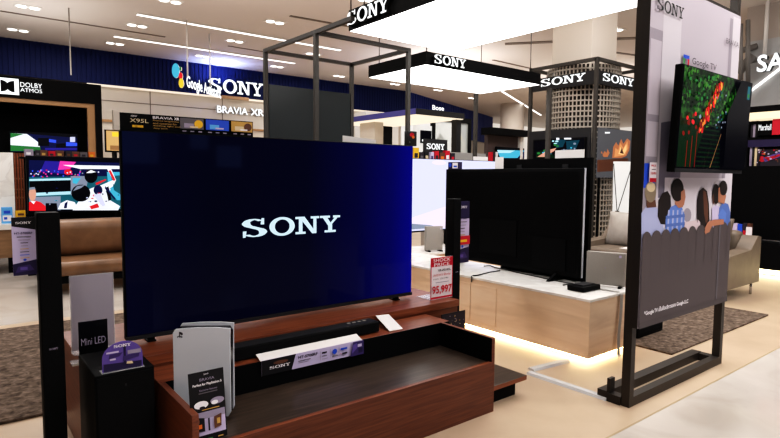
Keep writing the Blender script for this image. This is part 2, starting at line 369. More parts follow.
# =================================================================== ceiling lights
def line_light(a, c, label):
    p, q = atz(*a, ZC-.012), atz(*c, ZC-.012); q.y = p.y if abs(p.y-q.y) < .3 else q.y
    t = thing('linear_light', label, 'light', (p.x, p.y, ZC-.03), 'linear ceiling lights')
    MB().bar(p, q, .12, 'white_paint', .02).build('housing', t); MB().bar(p-Z*.012, q-Z*.012, .08, 'line_white', .008).build('diffuser', t)
line_light((137, 14), (340, 50), 'long white line of light on the ceiling, upper of the two above the blue wall')
line_light((114, 36), (298, 62), 'long white line of light on the ceiling, nearer the blue wall')
line_light((502, 91), (541, 115), 'short white line of light on the ceiling above the grey round column')
SP = [((28, 7), 'between the top left corner and the slot'), ((18, 30), 'just above the blue wall behind the black booth'), ((170, 1), 'cut by the top edge of the picture'), ((137, 25.5), 'between the two light lines at left'),
      ((115, 43.5), 'below the left end of the lower light line'), ((275, 22), 'left of the dark steel frame top'), ((235, 41), 'between the two light lines above the lit wall letters'), ((203, 56), 'over the first lit wall letter'), ((277, 66.5), 'seen inside the left bay of the steel frame'),
      ((339, 76), 'seen through the steel frame, right above the dark board'), ((395, 84), 'under the second light box, left'), ((438, 90), 'under the second light box, middle'), ((472, 98), 'under the second light box, right'), ((616, 29), 'right of the square column by the banner'), ((368, 0.5), 'above the first lit sign box'), ((313, 54), 'above the steel frame bar')]
first = None
def spot_proto(p, label):
    t = thing('recessed_spotlight', label, 'light', p, 'twin recessed ceiling spotlights')
    b = MB()
    b.box(p.x-.20, p.x+.20, p.y-.11, p.y+.11, p.z-.006, p.z+.01, 'white_paint'); b.build('frame', t)
    for s in (-1, 1): MB().tube([(p.x+s*.095, p.y, p.z-.004), (p.x+s*.095, p.y, p.z-.014)], .078, 'spot_lamp', 12, False).build('lamp', t)
    return t
for (c, where) in SP:
    p = atz(*c, ZC-.004); lab = 'twin white recessed ceiling spotlight, '+where
    if first is None: first = spot_proto(p, lab)
    else: copy_thing(first, p, lab, 'twin recessed ceiling spotlights')

# =================================================================== wooden display stand with the big television
PX0, PX1, PY0, SH, RY = .665, 2.335, 2.0, .42, 2.63
t = thing('display_plinth', 'reddish-brown wooden plinth with a sunken dark deck, in front of the big television', 'display stand', (1.5, 2.3, 0))
MB().box(PX0+.024, PX1-.024, PY0, PY0+.024, 0, .286, 'mahogany_shade', {'top': 'mahogany'}).build('front_panel', t, bevel=.002)
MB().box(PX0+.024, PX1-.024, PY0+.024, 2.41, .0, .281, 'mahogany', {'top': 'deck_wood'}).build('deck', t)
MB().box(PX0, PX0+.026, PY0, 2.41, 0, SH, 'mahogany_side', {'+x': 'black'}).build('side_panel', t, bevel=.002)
MB().box(PX1-.026, PX1, PY0, 2.41, 0, SH, 'mahogany_side', {'-x': 'black', '-y': 'mahogany_shade'}).build('side_panel', t, bevel=.002)
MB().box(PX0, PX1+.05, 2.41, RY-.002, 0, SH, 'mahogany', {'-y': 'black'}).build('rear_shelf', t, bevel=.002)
t = thing('television_riser', 'taller reddish-brown wooden bench carrying the big television', 'display stand', (1.55, 3.0, 0))
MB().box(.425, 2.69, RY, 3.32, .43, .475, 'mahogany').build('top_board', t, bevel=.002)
MB().box(.435, 2.68, RY+.004, 3.31, .0, .43, 'mahogany_shade', {'-x': 'mahogany_side'}).build('body', t)
t = thing('low_platform', 'low dark side step on a black base, right of the wooden plinth', 'platform', (2.5, 2.17, 0))
MB().box(2.338, 2.683, 2.045, 2.30, .09, .118, 'mahogany', {'top': 'deck_wood'}).build('top_board', t, bevel=.002)
MB().box(2.34, 2.625, 2.085, 2.28, 0, .09, 'black').build('base', t)

TY = 2.85
TL, TR = aty(120.3, 130, TY).x, aty(413.2, 144, TY).x; TB, TT = .499, aty(265, 136, TY).z
TT = aty(121, 129.5, TY).z
t = thing('television', 'huge dark blue television on the wooden stand, showing the white brand word', 'television', ((TL+TR)/2, TY, .475))
b = MB(); b.rbox(TL, TR, TY+.002, TY+.045, TB, TT, 'black', .008); b.rbox(TL+.2, TR-.2, TY+.045, TY+.075, TB+.1, TT-.2, 'black', .01); b.build('housing', t)
b = MB(); b.box(TL+.006, TR-.006, TY-.003, TY+.002, TB+.022, TT-.006, 'screen_blue')
fc = Face(b, (TL, TY-.003, TB), X, Z); q0, q1 = fc.px(242, 238), fc.px(340, 215.5); fc.sony(q0[0], q0[1]-.002, q1[0]-q0[0], .107, 'px_logo')
b.build('screen', t)
MB().box(TL, TR, TY-.005, TY+.002, TB, TB+.02, 'charcoal').build('bottom_bezel', t)
for x in (TL+.12, TR-.12):
    b = MB(); b.box(x-.02, x+.02, TY+.004, TY+.16, .4755, .482, 'black'); b.box(x-.015, x+.015, TY+.01, TY+.04, .482, TB, 'black'); b.build('leg', t)

# strip board with features on top of the television
t = thing('feature_board', 'long black feature strip with three small pictures on top of the big television', 'sign', (1.0, 2.9, TT))
p = aty(120, 133, 2.89); q = aty(253, 133, 2.89); zt = aty(124, 112.5, 2.89).z
L0, L1 = p.x, q.x; hb = zt-TT-.001
b = MB(); b.box(L0, L1, 2.89, 2.905, TT+.001, zt, 'black')
fc = Face(b, (L0, 2.89, TT+.001), X, Z); W_ = L1-L0; h = hb
fc.text('SONY', .05, h*.80, h*.09, 'ink_white'); fc.text('X95L', .045, h*.48, h*.22, 'ink_cream', .085); fc.rect(.055, h*.2, .105, h*.33, 'ink_yellow'); fc.text('XR', .065, h*.22, h*.09, 'ink_black')
fc.text('BRAVIA', .15, h*.76, h*.15, 'ink_white', .095); fc.text('XR', .252, h*.76, h*.15, 'ink_white', .025, True); fc.text('Mini LED', .29, h*.76, h*.14, 'ink_light', .08)
for i, s in enumerate(('Precise brightness', 'and contrast for', 'dazzling light and', 'deep black')): fc.text(s, .15, h*(.60-.15*i), h*.10, 'ink_gold', (.125, .115, .13, .07)[i])
fc.text('120', .30, h*.38, h*.16, 'ink_light', .05)
for i, (c1, c2) in enumerate((('ink_grey', 'ink_yellow'), ('ink_blue', 'ink_sky'), ('ink_gold', 'ink_orange'))):
    x0 = fc.px((179.5, 205, 230)[i], 120)[0]; x1 = fc.px((203, 228, 251)[i], 120)[0]
    fc.rect(x0, h*.28, x1, h*.93, c1); fc.rect(x0+.02, h*.35, x0+.07, h*.62, ('ink_light', 'ink_sky', 'ink_cream')[i]); fc.oval(x0+(x1-x0)*.78, h*.6, .022, h*.25, ('ink_yellow', 'ink_blue', 'ink_brown')[i]); fc.rect(x0+.05, h*.36, x1-.03, h*.45, ('ink_cream', 'ink_lav', 'ink_white')[i])
    for j in range(3): fc.rect(x0+.01+j*.04, h*.1, x0+.03+j*.04, h*.17, 'ink_light')
b.build('panel', t); MB().box(L0-.028, L0-.001, 2.885, 2.91, TT+.001, zt+.008, 'cream').build('end_plate', t)
p, q = aty(343, 141, 2.9), aty(376, 141, 2.9)
tag(MB().prism([(p.x, 2.9, TT), (q.x, 2.9, TT), (q.x, 2.9, TT+.028), (p.x, 2.9, TT+.042)], (0, .006, 0), 'white_card').build('shelf_card'), 'blank white card lying along the top edge of the big television', 'card')
p, q = aty(405, 142, 2.92), aty(414, 142, 2.92)
b = MB(); b.rbox(p.x, q.x, 2.89, 2.93, TT, TT+.10, 'charcoal', .004); fc = Face(b, (p.x, 2.889, TT), X, Z); fc.oval(.035, .075, .02, .014, 'ink_red'); fc.oval(.045, .06, .012, .01, 'ink_orange'); fc.rect(.01, .02, .02, .03, 'ink_grey')
tag(b.build('camera_box'), 'small black box with a red picture on the top right corner of the big television', 'box')

# sound bar, its card, small white card
SY0, SY1 = 2.465, 2.565
sr = atz(378, 331.5, .422).x; sl = sr-.90
t = thing('soundbar', 'long black sound bar lying on the wooden shelf under the television', 'sound bar', ((sl+sr)/2, 2.51, SH))
MB().rbox(sl, sr, SY0, SY1, SH+.004, SH+.064, 'black', .006).build('body', t)
MB().box(sl+.006, sr-.006, SY0-.003, SY0, SH+.01, SH+.058, 'black_cloth').build('grille', t)
tp = MB().box(sl+.006, sr-.006, SY0+.01, SY1-.008, SH+.0635, SH+.0655, 'charcoal').build('top_plate', t)
for i in range(4): MB().box(sr-.18+i*.035, sr-.16+i*.035, SY0+.055, SY0+.068, SH+.065, SH+.0675, 'grey_box').build('button', tp)
for s in (sl+.08, sr-.08): MB().box(s-.02, s+.02, SY0+.02, SY1-.02, SH+.0005, SH+.005, 'black').build('foot', t)
t = thing('soundbar_card', 'long white and purple folded card hanging over the shelf edge before the sound bar', 'sign', (1.6, 2.405, SH))
a0 = aty(261.5, 359, 2.402).x; a1 = aty(362.4, 340, 2.402).x; zb = aty(362.4, 353, 2.402).z
b = MB(); b.box(a0, a1, 2.400, 2.402, zb, SH+.003, 'ink_lav'); fc = Face(b, (a0, 2.400, zb), X, Z); w = a1-a0; h = SH+.003-zb
fc.poly([(0, 0), (w*.27, 0), (w*.31, h), (0, h)], 'ink_black'); fc.oval(w*.17, h*.7, .04, h*.12, 'ink_brown'); fc.sony(.04, h*.34, .11, h*.2, 'ink_white')
fc.text('HT-S700RF', w*.33, h*.62, h*.2, 'ink_dark', w*.19, True); fc.rect(w*.33, h*.45, w*.45, h*.5, 'ink_grey'); fc.rect(w*.33, h*.34, w*.43, h*.38, 'ink_light')
for x in (.545, .645, .735): fc.rect(w*x, h*.2, w*x+.002, h*.85, 'ink_light')
fc.rect(w*.56, h*.65, w*.61, h*.75, 'ink_dark'); fc.rect(w*.56, h*.45, w*.61, h*.5, 'ink_grey'); fc.rect(w*.56, h*.25, w*.62, h*.29, 'ink_light')
fc.oval(w*.69, h*.62, .014, .014, 'ink_blue'); fc.rect(w*.66, h*.28, w*.72, h*.35, 'ink_grey'); fc.rect(w*.75, h*.62, w*.82, h*.76, 'ink_blue'); fc.rect(w*.75, h*.32, w*.755, h*.42, 'ink_red'); fc.rect(w*.765, h*.3, w*.82, h*.42, 'ink_dark')
fc.poly([(w*.85, 0), (w, 0), (w, h), (w*.88, h)], 'ink_purple'); fc.poly([(w*.87, h*.2), (w*.93, h*.55), (w*.92, h*.9), (w*.88, h*.8)], 'ink_violet'); fc.rect(w*.94, h*.15, w*.985, h*.5, 'ink_deep'); fc.rect(w*.93, h*.6, w*.975, h*.8, 'ink_lav')
b.build('front_flap', t)
MB().prism([(a0-.006, 2.402, SH+.0015), (a0-.006, 2.402, SH+.004), (a0-.006, 2.452, SH+.024), (a0-.006, 2.452, SH+.022)], (a1-a0+.002, 0, 0), 'white_card').build('top_flap', t)
c0, c1 = atz(389.5, 331.5, SH+.002), atz(402.8, 329, SH+.002); c2, c3 = aty(388.5, 314.5, 2.622), aty(375.5, 316, 2.622)
tag(MB().prism([c0, c1, c2, c3], (0, -.001, .0025), 'white_card').build('white_card'), 'blank white card leaning against the bench beside the right end of the sound bar', 'card')

# game console
pr = V((.888, 2.185, .282)); dx = V((.79, -.613, 0)).normalized(); dn = V((.613, .79, 0)).normalized()
pl = pr-dx*.235
t = thing('game_console', 'upright white game console standing on the dark deck of the plinth', 'game console', pl+dx*.118+dn*.035)
def plate(off, thick, top, left_in, right_in, bulge):
    n = 10; loop = []
    pts = [(left_in, .02), (.02, .012), (.225, .012), (.235-right_in, .03)] + [(.235-right_in, .33), (.237-right_in, top)] + [(.18, top+.004), (.10, top+.003), (left_in+.01, top-.004), (left_in, top-.02)]
    b = MB(); f = [pl+dx*x+Z*z+dn*off for x, z in pts]; b.prism(f, dn*thick, 'white_plastic'); return b
b = plate(0, .010, .386, 0, 0, 0)
fc = Face(b, pl+dx*0, dx, Z); fc.rect(.026, .348, .0305, .372, 'ink_dark'); fc.poly([(.0305, .372), (.041, .368), (.042, .360), (.036, .357), (.0305, .363)], 'ink_dark'); fc.poly([(.017, .351), (.025, .356), (.025, .352), (.020, .347)], 'ink_dark'); fc.poly([(.032, .356), (.042, .352), (.038, .347), (.032, .350)], 'ink_dark')
b.build('front_plate', t, bevel=.003)
plate(.060, .010, .394, .006, .001, 0).build('rear_plate', t, bevel=.003)
b = MB(); b.prism([pl+dx*x+Z*z+dn*.011 for x, z in ((.012, .014), (.228, .014), (.234, .365), (.222, .3845), (.012, .3815))], dn*.048, 'black_gloss'); b.build('core', t, bevel=.002)
b = MB(); b.tube([pl+dx*.12+dn*.035+Z*.0005, pl+dx*.12+dn*.035+Z*.013], .04, 'black', 20, False); b.build('stand', t)

# console brochure card
vb = 2.055
t = thing('console_brochure', 'black standing card with game console pictures, leaning before the white console', 'sign', (.8, vb, .282))
bl = aty(192, 438, vb); br_ = aty(227.3, 434, vb); bl = V((bl.x, vb, .2825)); br_ = V((br_.x, vb, .2825))
tl = aty(189.6, 374, vb+.035); tr = aty(225.2, 366.5, vb+.035); hgt = (tl.z+tr.z)/2
up = V((0, .035, hgt-.2825)); wv = br_-bl
b = MB(); b.prism([bl, br_, br_+up, bl+up], up.cross(X).normalized()*-.002, 'ink_black'); fc = Face(b, bl, X, up); fc.O = bl+fc.en*.0005; w = wv.length; h = up.length
fc.rect(0, 0, w, h, 'ink_black'); fc.rect(w*.02, h*.80, w*.98, h, 'ink_dark'); fc.rect(w*.03, h*.09, w*.97, h*.42, 'ink_lav'); fc.rect(w*.03, h*.32, w*.97, h*.42, 'ink_light')
fc.text('SONY', w*.42, h*.945, h*.02, 'ink_white'); fc.text('BRAVIA', w*.3, h*.865, h*.04, 'ink_light', w*.42); fc.text('Perfect for PlayStation 5', w*.1, h*.79, h*.045, 'ink_white', w*.82, True); fc.text('Exclusive features', w*.28, h*.72, h*.028, 'ink_light', w*.5); fc.rect(w*.25, h*.685, w*.78, h*.70, 'ink_grey')
fc.oval(w*.30, h*.53, w*.2, h*.055, 'ink_white'); fc.oval(w*.76, h*.55, w*.2, h*.05, 'ink_light'); fc.oval(w*.68, h*.53, w*.1, h*.03, 'ink_white'); fc.oval(w*.32, h*.49, w*.08, h*.02, 'ink_dark'); fc.rect(w*.3, h*.45, w*.8, h*.462, 'ink_gold')
fc.poly([(w*.12, h*.17), (w*.36, h*.15), (w*.36, h*.34), (w*.12, h*.37)], 'ink_black'); fc.rect(w*.18, h*.20, w*.28, h*.26, 'ink_orange'); fc.rect(w*.15, h*.28, w*.22, h*.33, 'ink_brown'); fc.rect(w*.45, h*.15, w*.5, h*.33, 'ink_dark'); fc.poly([(w*.62, h*.16), (w*.82, h*.18), (w*.84, h*.36), (w*.62, h*.33)], 'ink_brown'); fc.rect(w*.7, h*.22, w*.79, h*.30, 'ink_gold')
for i in range(3): fc.rect(w*(.1+.3*i), h*.03, w*(.25+.3*i), h*.05, ('ink_grey', 'ink_green', 'ink_gold')[i])
b.build('panel', t)
MB().prism([bl+V((.01, .001, .0)), br_+V((-.01, .001, 0)), br_+V((-.01, .05, 0)), bl+V((.01, .05, 0))], (0, 0, .002), 'ink_black').build('foot', t)

# subwoofer + arched card
t = thing('subwoofer', 'tall black subwoofer box at the left end of the wooden stand', 'speaker', (.508, 2.44, 0))
MB().rbox(.400, .616, 2.29, 2.622, .015, .54, 'black', .005).build('cabinet', t)
MB().box(.408, .608, 2.285, 2.29, .03, .53, 'black_cloth').build('front_grille', t)
MB().box(.506, .511, 2.2835, 2.285, .482, .492, 'charcoal').build('indicator', t)
for x in (.43, .585):
    for y in (2.32, 2.59): MB().tube([(x, y, 0), (x, y, .016)], .015, 'black', 10, False).build('foot', t)
t = thing('arched_card', 'small arched clear stand with a purple picture on top of the subwoofer', 'sign', (.5, 2.32, .54))
p, q = aty(102.5, 376, 2.31), aty(143, 369, 2.31); x0, x1 = p.x, q.x; w = x1-x0; h = aty(121, 341.5, 2.31).z-.541
b = MB(); f0 = arc(w/2, h*.45, w/2, h*.55, 0, 180, 18); out = [(w, 0)]+f0+[(0, 0)]
b.prism([(x0+a, 2.31, .541+c) for a, c in out], (0, .004, 0), 'ink_violet'); fc = Face(b, (x0, 2.31, .541), X, Z)
fc.poly([(w*.03, 0), (w*.97, 0), (w*.97, h*.22), (w*.03, h*.3)], 'ink_deep'); fc.rect(w*.52, h*.25, w*.58, h*.85, 'ink_deep'); fc.poly([(w*.15, h*.45), (w*.42, h*.5), (w*.5, h*.62), (w*.18, h*.6)], 'ink_purple'); fc.poly([(w*.5, h*.3), (w*.9, h*.38), (w*.92, h*.5), (w*.5, h*.48)], 'ink_purple'); fc.rect(w*.62, h*.52, w*.95, h*.66, 'ink_light'); fc.rect(w*.1, h*.64, w*.4, h*.7, 'ink_lav'); fc.poly([(w*.58, h*.2), (w*.75, h*.17), (w*.72, h*.27), (w*.6, h*.28)], 'ink_cream'); fc.rect(w*.18, h*.4, w*.32, h*.46, 'ink_lav')
fc.sony(w*.28, h*.82, w*.42, h*.1, 'ink_white')
b.build('plate', t); MB().box(x0-.004, x1+.004, 2.30, 2.345, .5402, .543, 'acrylic').build('base', t)

# mini led sign, blank acrylic, price stand, dark card
y = 2.70
t = thing('small_sign', 'small black sign with silver lettering before the blank clear stand', 'sign', (.54, y, .475))
p, q = aty(79, 349, y), aty(108, 344, y); x0, x1 = p.x, q.x; h = aty(79, 322.5, y).z-.477
b = MB(); b.box(x0, x1, y, y+.004, .477, .477+h, 'black_gloss'); fc = Face(b, (x0, y, .477), X, Z); fc.text('Mini LED', (x1-x0)*.08, h*.42, h*.17, 'ink_light', (x1-x0)*.84); b.build('plate', t)
MB().box(x0-.03, x1+.03, y-.02, y+.05, .4755, .482, 'acrylic').build('base', t)
MB().box(x0-.03, x1+.03, y-.022, y-.02, .4755, .486, 'cream').build('front_lip', t)
y = 2.86
t = thing('clear_stand', 'blank frosted clear stand on the left end of the wooden bench', 'sign holder', (.58, y, .475))
p, q = aty(72, 334, y), aty(114, 328, y); x0, x1 = p.x, q.x; zt = aty(70.5, 277, y).z
MB().box(x0, x1, y, y+.005, .49, zt, 'frosted').build('panel', t)
b = MB(); [b.box(*r_, 'acrylic') for r_ in ((x0-.004, x0, y-.002, y+.007, .477, zt+.004), (x1, x1+.004, y-.002, y+.007, .477, zt+.004), (x0, x1, y-.002, y+.007, zt, zt+.004))]; b.build('edge_frame', t)
MB().box(x0, x1, y-.03, y+.05, .4755, .480, 'acrylic').build('base', t)
y = 2.72
t = thing('price_stand', 'red and white shock price card in a clear stand beside the big television', 'price card', (2.45, y, .475))
p, q = aty(430.3, 303, y), aty(452, 298.4, y); x0, x1 = p.x, q.x; zt = aty(429.6, 258.5, y).z; h = zt-.479; w = x1-x0
b = MB(); b.box(x0, x1, y, y+.004, .479, zt, 'tag_white'); fc = Face(b, (x0, y, .479), X, Z)
fc.rect(0, h*.78, w, h, 'ink_red'); fc.rect(0, 0, w, h*.05, 'ink_red'); fc.rect(0, 0, w*.03, h, 'ink_red'); fc.rect(w*.97, 0, w, h, 'ink_red')
fc.text('SHOCK', w*.10, h*.895, h*.08, 'ink_white', w*.78); fc.text('PRICE', w*.14, h*.79, h*.08, 'ink_white', w*.70)
fc.text('XR-85X95L', w*.3, h*.66, h*.055, 'ink_dark', w*.6, True); fc.text('ลดราคา พิเศษ', w*.1, h*.55, h*.06, 'ink_red', w*.78); fc.text('ราคา 129,990', w*.1, h*.46, h*.045, 'ink_dark', w*.68); fc.rect(w*.2, h*.39, w*.8, h*.405, 'ink_light')
fc.text('95,997', w*.05, h*.10, h*.22, 'ink_red', w*.9, True); b.build('card', t)
MB().box(x0-.002, x1+.002, y-.002, y+.14, .4755, .4795, 'acrylic').build('base', t)
y = 2.52
t = thing('picture_card', 'small dark speckled picture card at the right end of the wooden bench', 'card', (2.53, y, 0))
p, q = aty(441.5, 326, y), aty(465, 326, y); x0, x1 = p.x, q.x; zt = aty(453, 312.5, y).z
b = MB(); b.box(x0, x1, y, y+.004, zt-.14, zt, 'ink_black'); fc = Face(b, (x0, y, zt-.14), X, Z); fc.rect(.006, .006, x1-x0-.006, .134, 'ink_dark')
for i in range(26): a, c = random.uniform(.01, x1-x0-.02), random.uniform(.05, .125); fc.oval(a, c, .004, .003, random.choice(['ink_light', 'ink_cream', 'ink_grey', 'ink_gold']), n=6)
b.build('card', t)
MB().tube([((x0+x1)/2, y+.012, 0), ((x0+x1)/2, y+.012, zt-.02)], .007, 'black', 8).build('pole', t); MB().box((x0+x1)/2-.06, (x0+x1)/2+.06, y-.05, y+.08, 0, .006, 'black').build('base', t)

# tower speakers and their banners
def tower(cx, cy, w, top, label):
    t = thing('tower_speaker', label, 'speaker', (cx, cy, 0), 'slim tower speakers')
    MB().rbox(cx-w/2, cx+w/2, cy-w/2, cy+w/2, .02, top, 'black', .004).build('cabinet', t)
    MB().box(cx-w/2+.004, cx+w/2-.004, cy-w/2-.003, cy-w/2, .06, top-.02, 'black_cloth').build('front_grille', t)
    b = MB(); fc = Face(b, (cx-w/2, cy-w/2-.0035, .60), X, Z); fc.sony(w*.3, 0, w*.4, .008, 'ink_light'); b.build('badge', t)
    MB().rbox(cx-.09, cx+.09, cy-.09, cy+.09, 0, .02, 'black', .006).build('base', t); return t
tower(.302, 2.585, .078, 1.15, 'slim black tower speaker on the floor at the left end of the stand')
tower(2.925, 2.93, .076, 1.145, 'slim black tower speaker behind the shock price card')
def banner(xa, xb, y, z0, z1, label, rest):
    b = MB(); b.box(xa, xb, y, y+.003, z0, z1, 'ink_lav'); fc = Face(b, (xa, y, z0), X, Z); w = xb-xa; h = z1-z0
    fc.poly([(0, h*.85), (w, h*.78), (w, h), (0, h)], 'ink_black') if not rest else fc.rect(0, h*.72, w, h, 'ink_deep')
    fc.poly([(0, 0), (w, 0), (w, h*.26), (0, h*.2)], 'ink_deep'); fc.poly([(w*.1, h*.05), (w*.9, h*.08), (w*.7, h*.18), (w*.2, h*.15)], 'ink_purple'); fc.rect(w*.3, h*.09, w*.6, h*.14, 'ink_violet')
    fc.sony(w*.16, h*.885, w*.66, h*.04, 'ink_white'); fc.text('HT-S700RF', w*.1, h*.71, h*.034, 'ink_deep', w*.76, True)
    for i, (c, ww) in enumerate((('ink_grey', .6), ('ink_light', .5), ('ink_dark', .32), ('ink_light', .3), ('ink_gold', .36), ('ink_dark', .38), ('ink_blue', .4), ('ink_gold', .38))): fc.rect(w*(.5-ww/2), h*(.66-.052*i), w*(.5+ww/2), h*(.672-.052*i), c)
    fc.oval(w*.5, h*.27, w*.07, h*.02, 'ink_blue')
    if rest: fc.rect(0, h*.3, w, h*.44, 'ink_red'); fc.rect(w*.2, h*.34, w*.8, h*.38, 'ink_yellow')
    return tag(b.build('hanging_banner'), label, 'banner')
p, q = aty(13.5, 276, 2.60), aty(36, 276, 2.60)
banner(p.x, .262, 2.60, p.z, aty(13.5, 217.5, 2.60).z, 'lilac and black product banner fixed to the left side of the front tower speaker', False)
p, q = aty(461, 270, 2.96), aty(468.5, 262, 2.96)
banner(2.966, q.x, 2.96, q.z, aty(467.5, 201, 2.96).z, 'narrow purple and red banner at the right side of the rear tower speaker', True)

# =================================================================== steel frames and light boxes overhead
FZ = 2.6                                                     # height of the frame tops
P1, P2, P3, P4 = V((2.60, 5.36, 0)), V((2.62, 4.39, 0)), V((3.67, 5.36, 0)), V((3.70, 4.39, 0))
t = thing('steel_frame', 'open dark steel pipe frame standing behind the big television', 'frame', (3.1, 4.9, 0))
for p in (P1, P2): MB().bar(p, p+Z*FZ, .038, 'steel').build('post', t)
for p in (P3, P4): MB().bar(p+Z*.4625, p+Z*FZ, .038, 'steel').build('post', t)
for a, c in ((P1, P2), (P1, P3), (P2, P4), (P3, P4)): MB().bar(a+Z*(FZ-.018), c+Z*(FZ-.018), .036, 'bronze').build('beam', t)
ye = atx(353, 16, 2.62).y; MB().bar(P2+Z*(FZ-.018), V((2.62, ye, FZ-.018)), .036, 'bronze').build('beam', t)
MB().tube([V((2.62, ye+.03, FZ)), V((2.62, ye+.03, ZC))], .006, 'steel', 6).build('hanger', t)
bt = aty(265.5, 84, 5.36).z
tag(MB().box(P1.x+.03, P3.x-.03, 5.345, 5.375, .465, bt, 'board_glass').build('dark_board'), 'large dark grey glossy board between two posts of the steel frame', 'board')

def lightbox(name, label, x0, x1, y0, y1, z0, h, logo_side, lx, lw, lh, cat='light box'):
    t = thing(name, label, cat, ((x0+x1)/2, (y0+y1)/2, z0))
    b = MB(); w = .03
    b.box(x0, x1, y0, y0+w, z0, z0+h, 'black'); b.box(x0, x1, y1-w, y1, z0, z0+h, 'black'); b.box(x0, x0+w, y0+w, y1-w, z0, z0+h, 'black'); b.box(x1-w, x1, y0+w, y1-w, z0, z0+h, 'black'); b.box(x0+w, x1-w, y0+w, y1-w, z0+h-.02, z0+h, 'black')
    b.build('housing', t)
    MB().box(x0+.012, x1-.012, y0+.012, y1-.012, z0-.004, z0+.012, 'canopy_light').build('light_panel', t)
    b = MB(); fc = Face(b, (x0, y1, z0), -Y, Z) if logo_side == '-x' else Face(b, (x0, y0, z0), X, Z)
    fc.k = 60; fc.sony(lx, (h-lh)/2, lw, lh, 'letter_lit', thick=.035); b.build('lettering', t)
    for x in (x0+.1, x1-.1):
        for y in (y0+.1, y1-.1): MB().tube([(x, y, z0+h), (x, y, ZC)], .006, 'steel', 6).build('hanger', t)
lightbox('ceiling_light_box', 'huge white light box overhead with lit brand letters on its black left side', 2.90, 4.20, 1.35, 4.285, FZ+.02, .18, '-x', .03, .60, .125)
lightbox('ceiling_light_box', 'farther white light box with lit brand letters on its black front edge', 4.36, 6.5, 4.86, 5.98, FZ, .15, '-y', .10, .52, .11)
tag(MB().bar(V((6.45, 6.02, 0)), V((6.45, 6.02, FZ)), .05, 'steel').build('support_post'), 'grey post under the back corner of the farther light box', 'post')
p = atz(549.5, 88, FZ); tag(MB().bar(V((p.x, p.y, 0)), V((p.x, p.y, FZ)), .055, 'steel').build('support_post'), 'grey post under the right end of the farther light box, before the wall television', 'post')

# =================================================================== marble counter with the back of a television
CX0, CX1, CY0, CY1, CH = 3.46, 4.09, 2.12, 5.6, .462
t = thing('display_counter', 'long pale wood counter with a white marble top, glowing along its base', 'counter', (4.0, 3.8, 0))
MB().box(CX0-.004, CX1, CY0-.004, CY1, CH-.02, CH, 'marble').build('worktop', t, bevel=.002)
MB().box(CX0, CX1-.01, CY0, CY1-.01, 0.04, CH-.02, 'light_wood', {'-y': 'light_wood_end'}).build('body', t)
MB().box(CX0+.07, CX1-.07, CY0+.07, CY1-.07, 0, .04, 'black').build('plinth', t)
b = MB(); b.box(CX0+.03, CX0+.068, CY0+.03, CY1-.07, .018, .036, 'led_warm'); b.box(CX0+.068, CX1-.07, CY0+.03, CY0+.068, .018, .036, 'led_warm'); b.build('light_strip', t)
ds = [aty(c, 300, 1) for c in (471, 497)]
ys = [atx(497, 290, CX0).y, atx(471, 290, CX0).y]; ys.append(ys[1]+(ys[1]-ys[0])); ys.append(ys[2]+(ys[1]-ys[0]))
for a, c in zip(ys, ys[1:]):
    b = MB(); b.box(CX0-.005, CX0-.0005, a+.004, c-.004, .085, CH-.06, 'light_wood'); b.build('door', t, bevel=.0015)
def tvback(x, y0, y1, z0, z1):
    t = thing('rear_television', 'black back of a large television standing on the marble counter', 'television', (x, (y0+y1)/2, CH))
    MB().rbox(x, x+.05, y0, y1, z0, z1, 'black', .006).build('housing', t)
    b = MB()                                                  # ribbed back cover: real shallow ribs
    yy = y0+.03
    while yy < y1-.03: b.box(x-.003, x, yy, yy+.006, z0+.03, z1-.03, 'black_cloth'); yy += .018
    zz = z0+.03
    while zz < z1-.03: b.box(x-.004, x-.0031, y0+.03, y1-.03, zz, zz+.009, 'black'); zz += .018
    b.build('ribbed_cover', t)
    b = MB(); b.box(x-.012, x-.004, y0+.12, y0+.45, z0+.04, z0+.30, 'black'); b.box(x-.012, x-.004, y0+.62, y0+1.05, z0+.10, z0+.42, 'black'); b.build('connector_cover', t)
    b = MB(); b.box(x+.03, x+.051, y0-.004, y0-.0005, z0, z1, 'white_plastic'); b.build('edge_trim', t)
    for y in (y0+.2, y1-.2):
        b = MB(); b.prism([(x-.12, y, CH+.001), (x+.09, y, CH+.001), (x+.045, y, z0+.02), (x+.005, y, z0+.02)], (0, .025, 0), 'black'); b.build('foot', t)
BX = 3.90
yb0 = atx(578.5, 281, BX).y; yb1 = atx(446, 167, BX).y
tvback(BX, yb0, yb1, CH+.045, atx(585, 168, BX).z)
x = BX+.10; z1 = atx(590, 157.5, x).z
t = thing('backboard', 'black display backboard rising just above the rear television', 'board', (x, 3.3, CH))
MB().box(x, x+.04, atx(591, 160, x).y, atx(503, 160, x).y, CH+.001, z1, 'black').build('panel', t)
for px in (520, 566):
    y = atx(px, 160, x).y; MB().box(x-.012, x-.001, y-.025, y+.025, z1-.22, z1-.05, 'charcoal').build('bracket', t)
def topcard(pxa, pxb, pya, pyb, x, label):
    y1, y0 = atx(pxa, pyb, x).y, atx(pxb, pyb, x).y; za = atx(pxa, pya, x).z
    return tag(MB().box(x, x+.006, y0, y1, z1+.001, max(za, z1+.03), 'white_card').build('shelf_card'), label, 'card')
topcard(555, 584, 150.5, 158, x+.02, 'blank white card on the backboard, right below the wall television')
y1, y0 = atx(495, 165, BX+.02).y, atx(503, 165, BX+.02).y; zt = atx(585, 168, BX).z
tag(MB().box(BX+.02, BX+.026, y0, y1, zt, atx(500, 157, BX+.02).z, 'white_card').build('shelf_card'), 'small white card on the top edge of the rear television', 'card')
b = MB(); y1, y0 = atx(448, 166, BX).y, atx(458.5, 166, BX).y; zb = zt
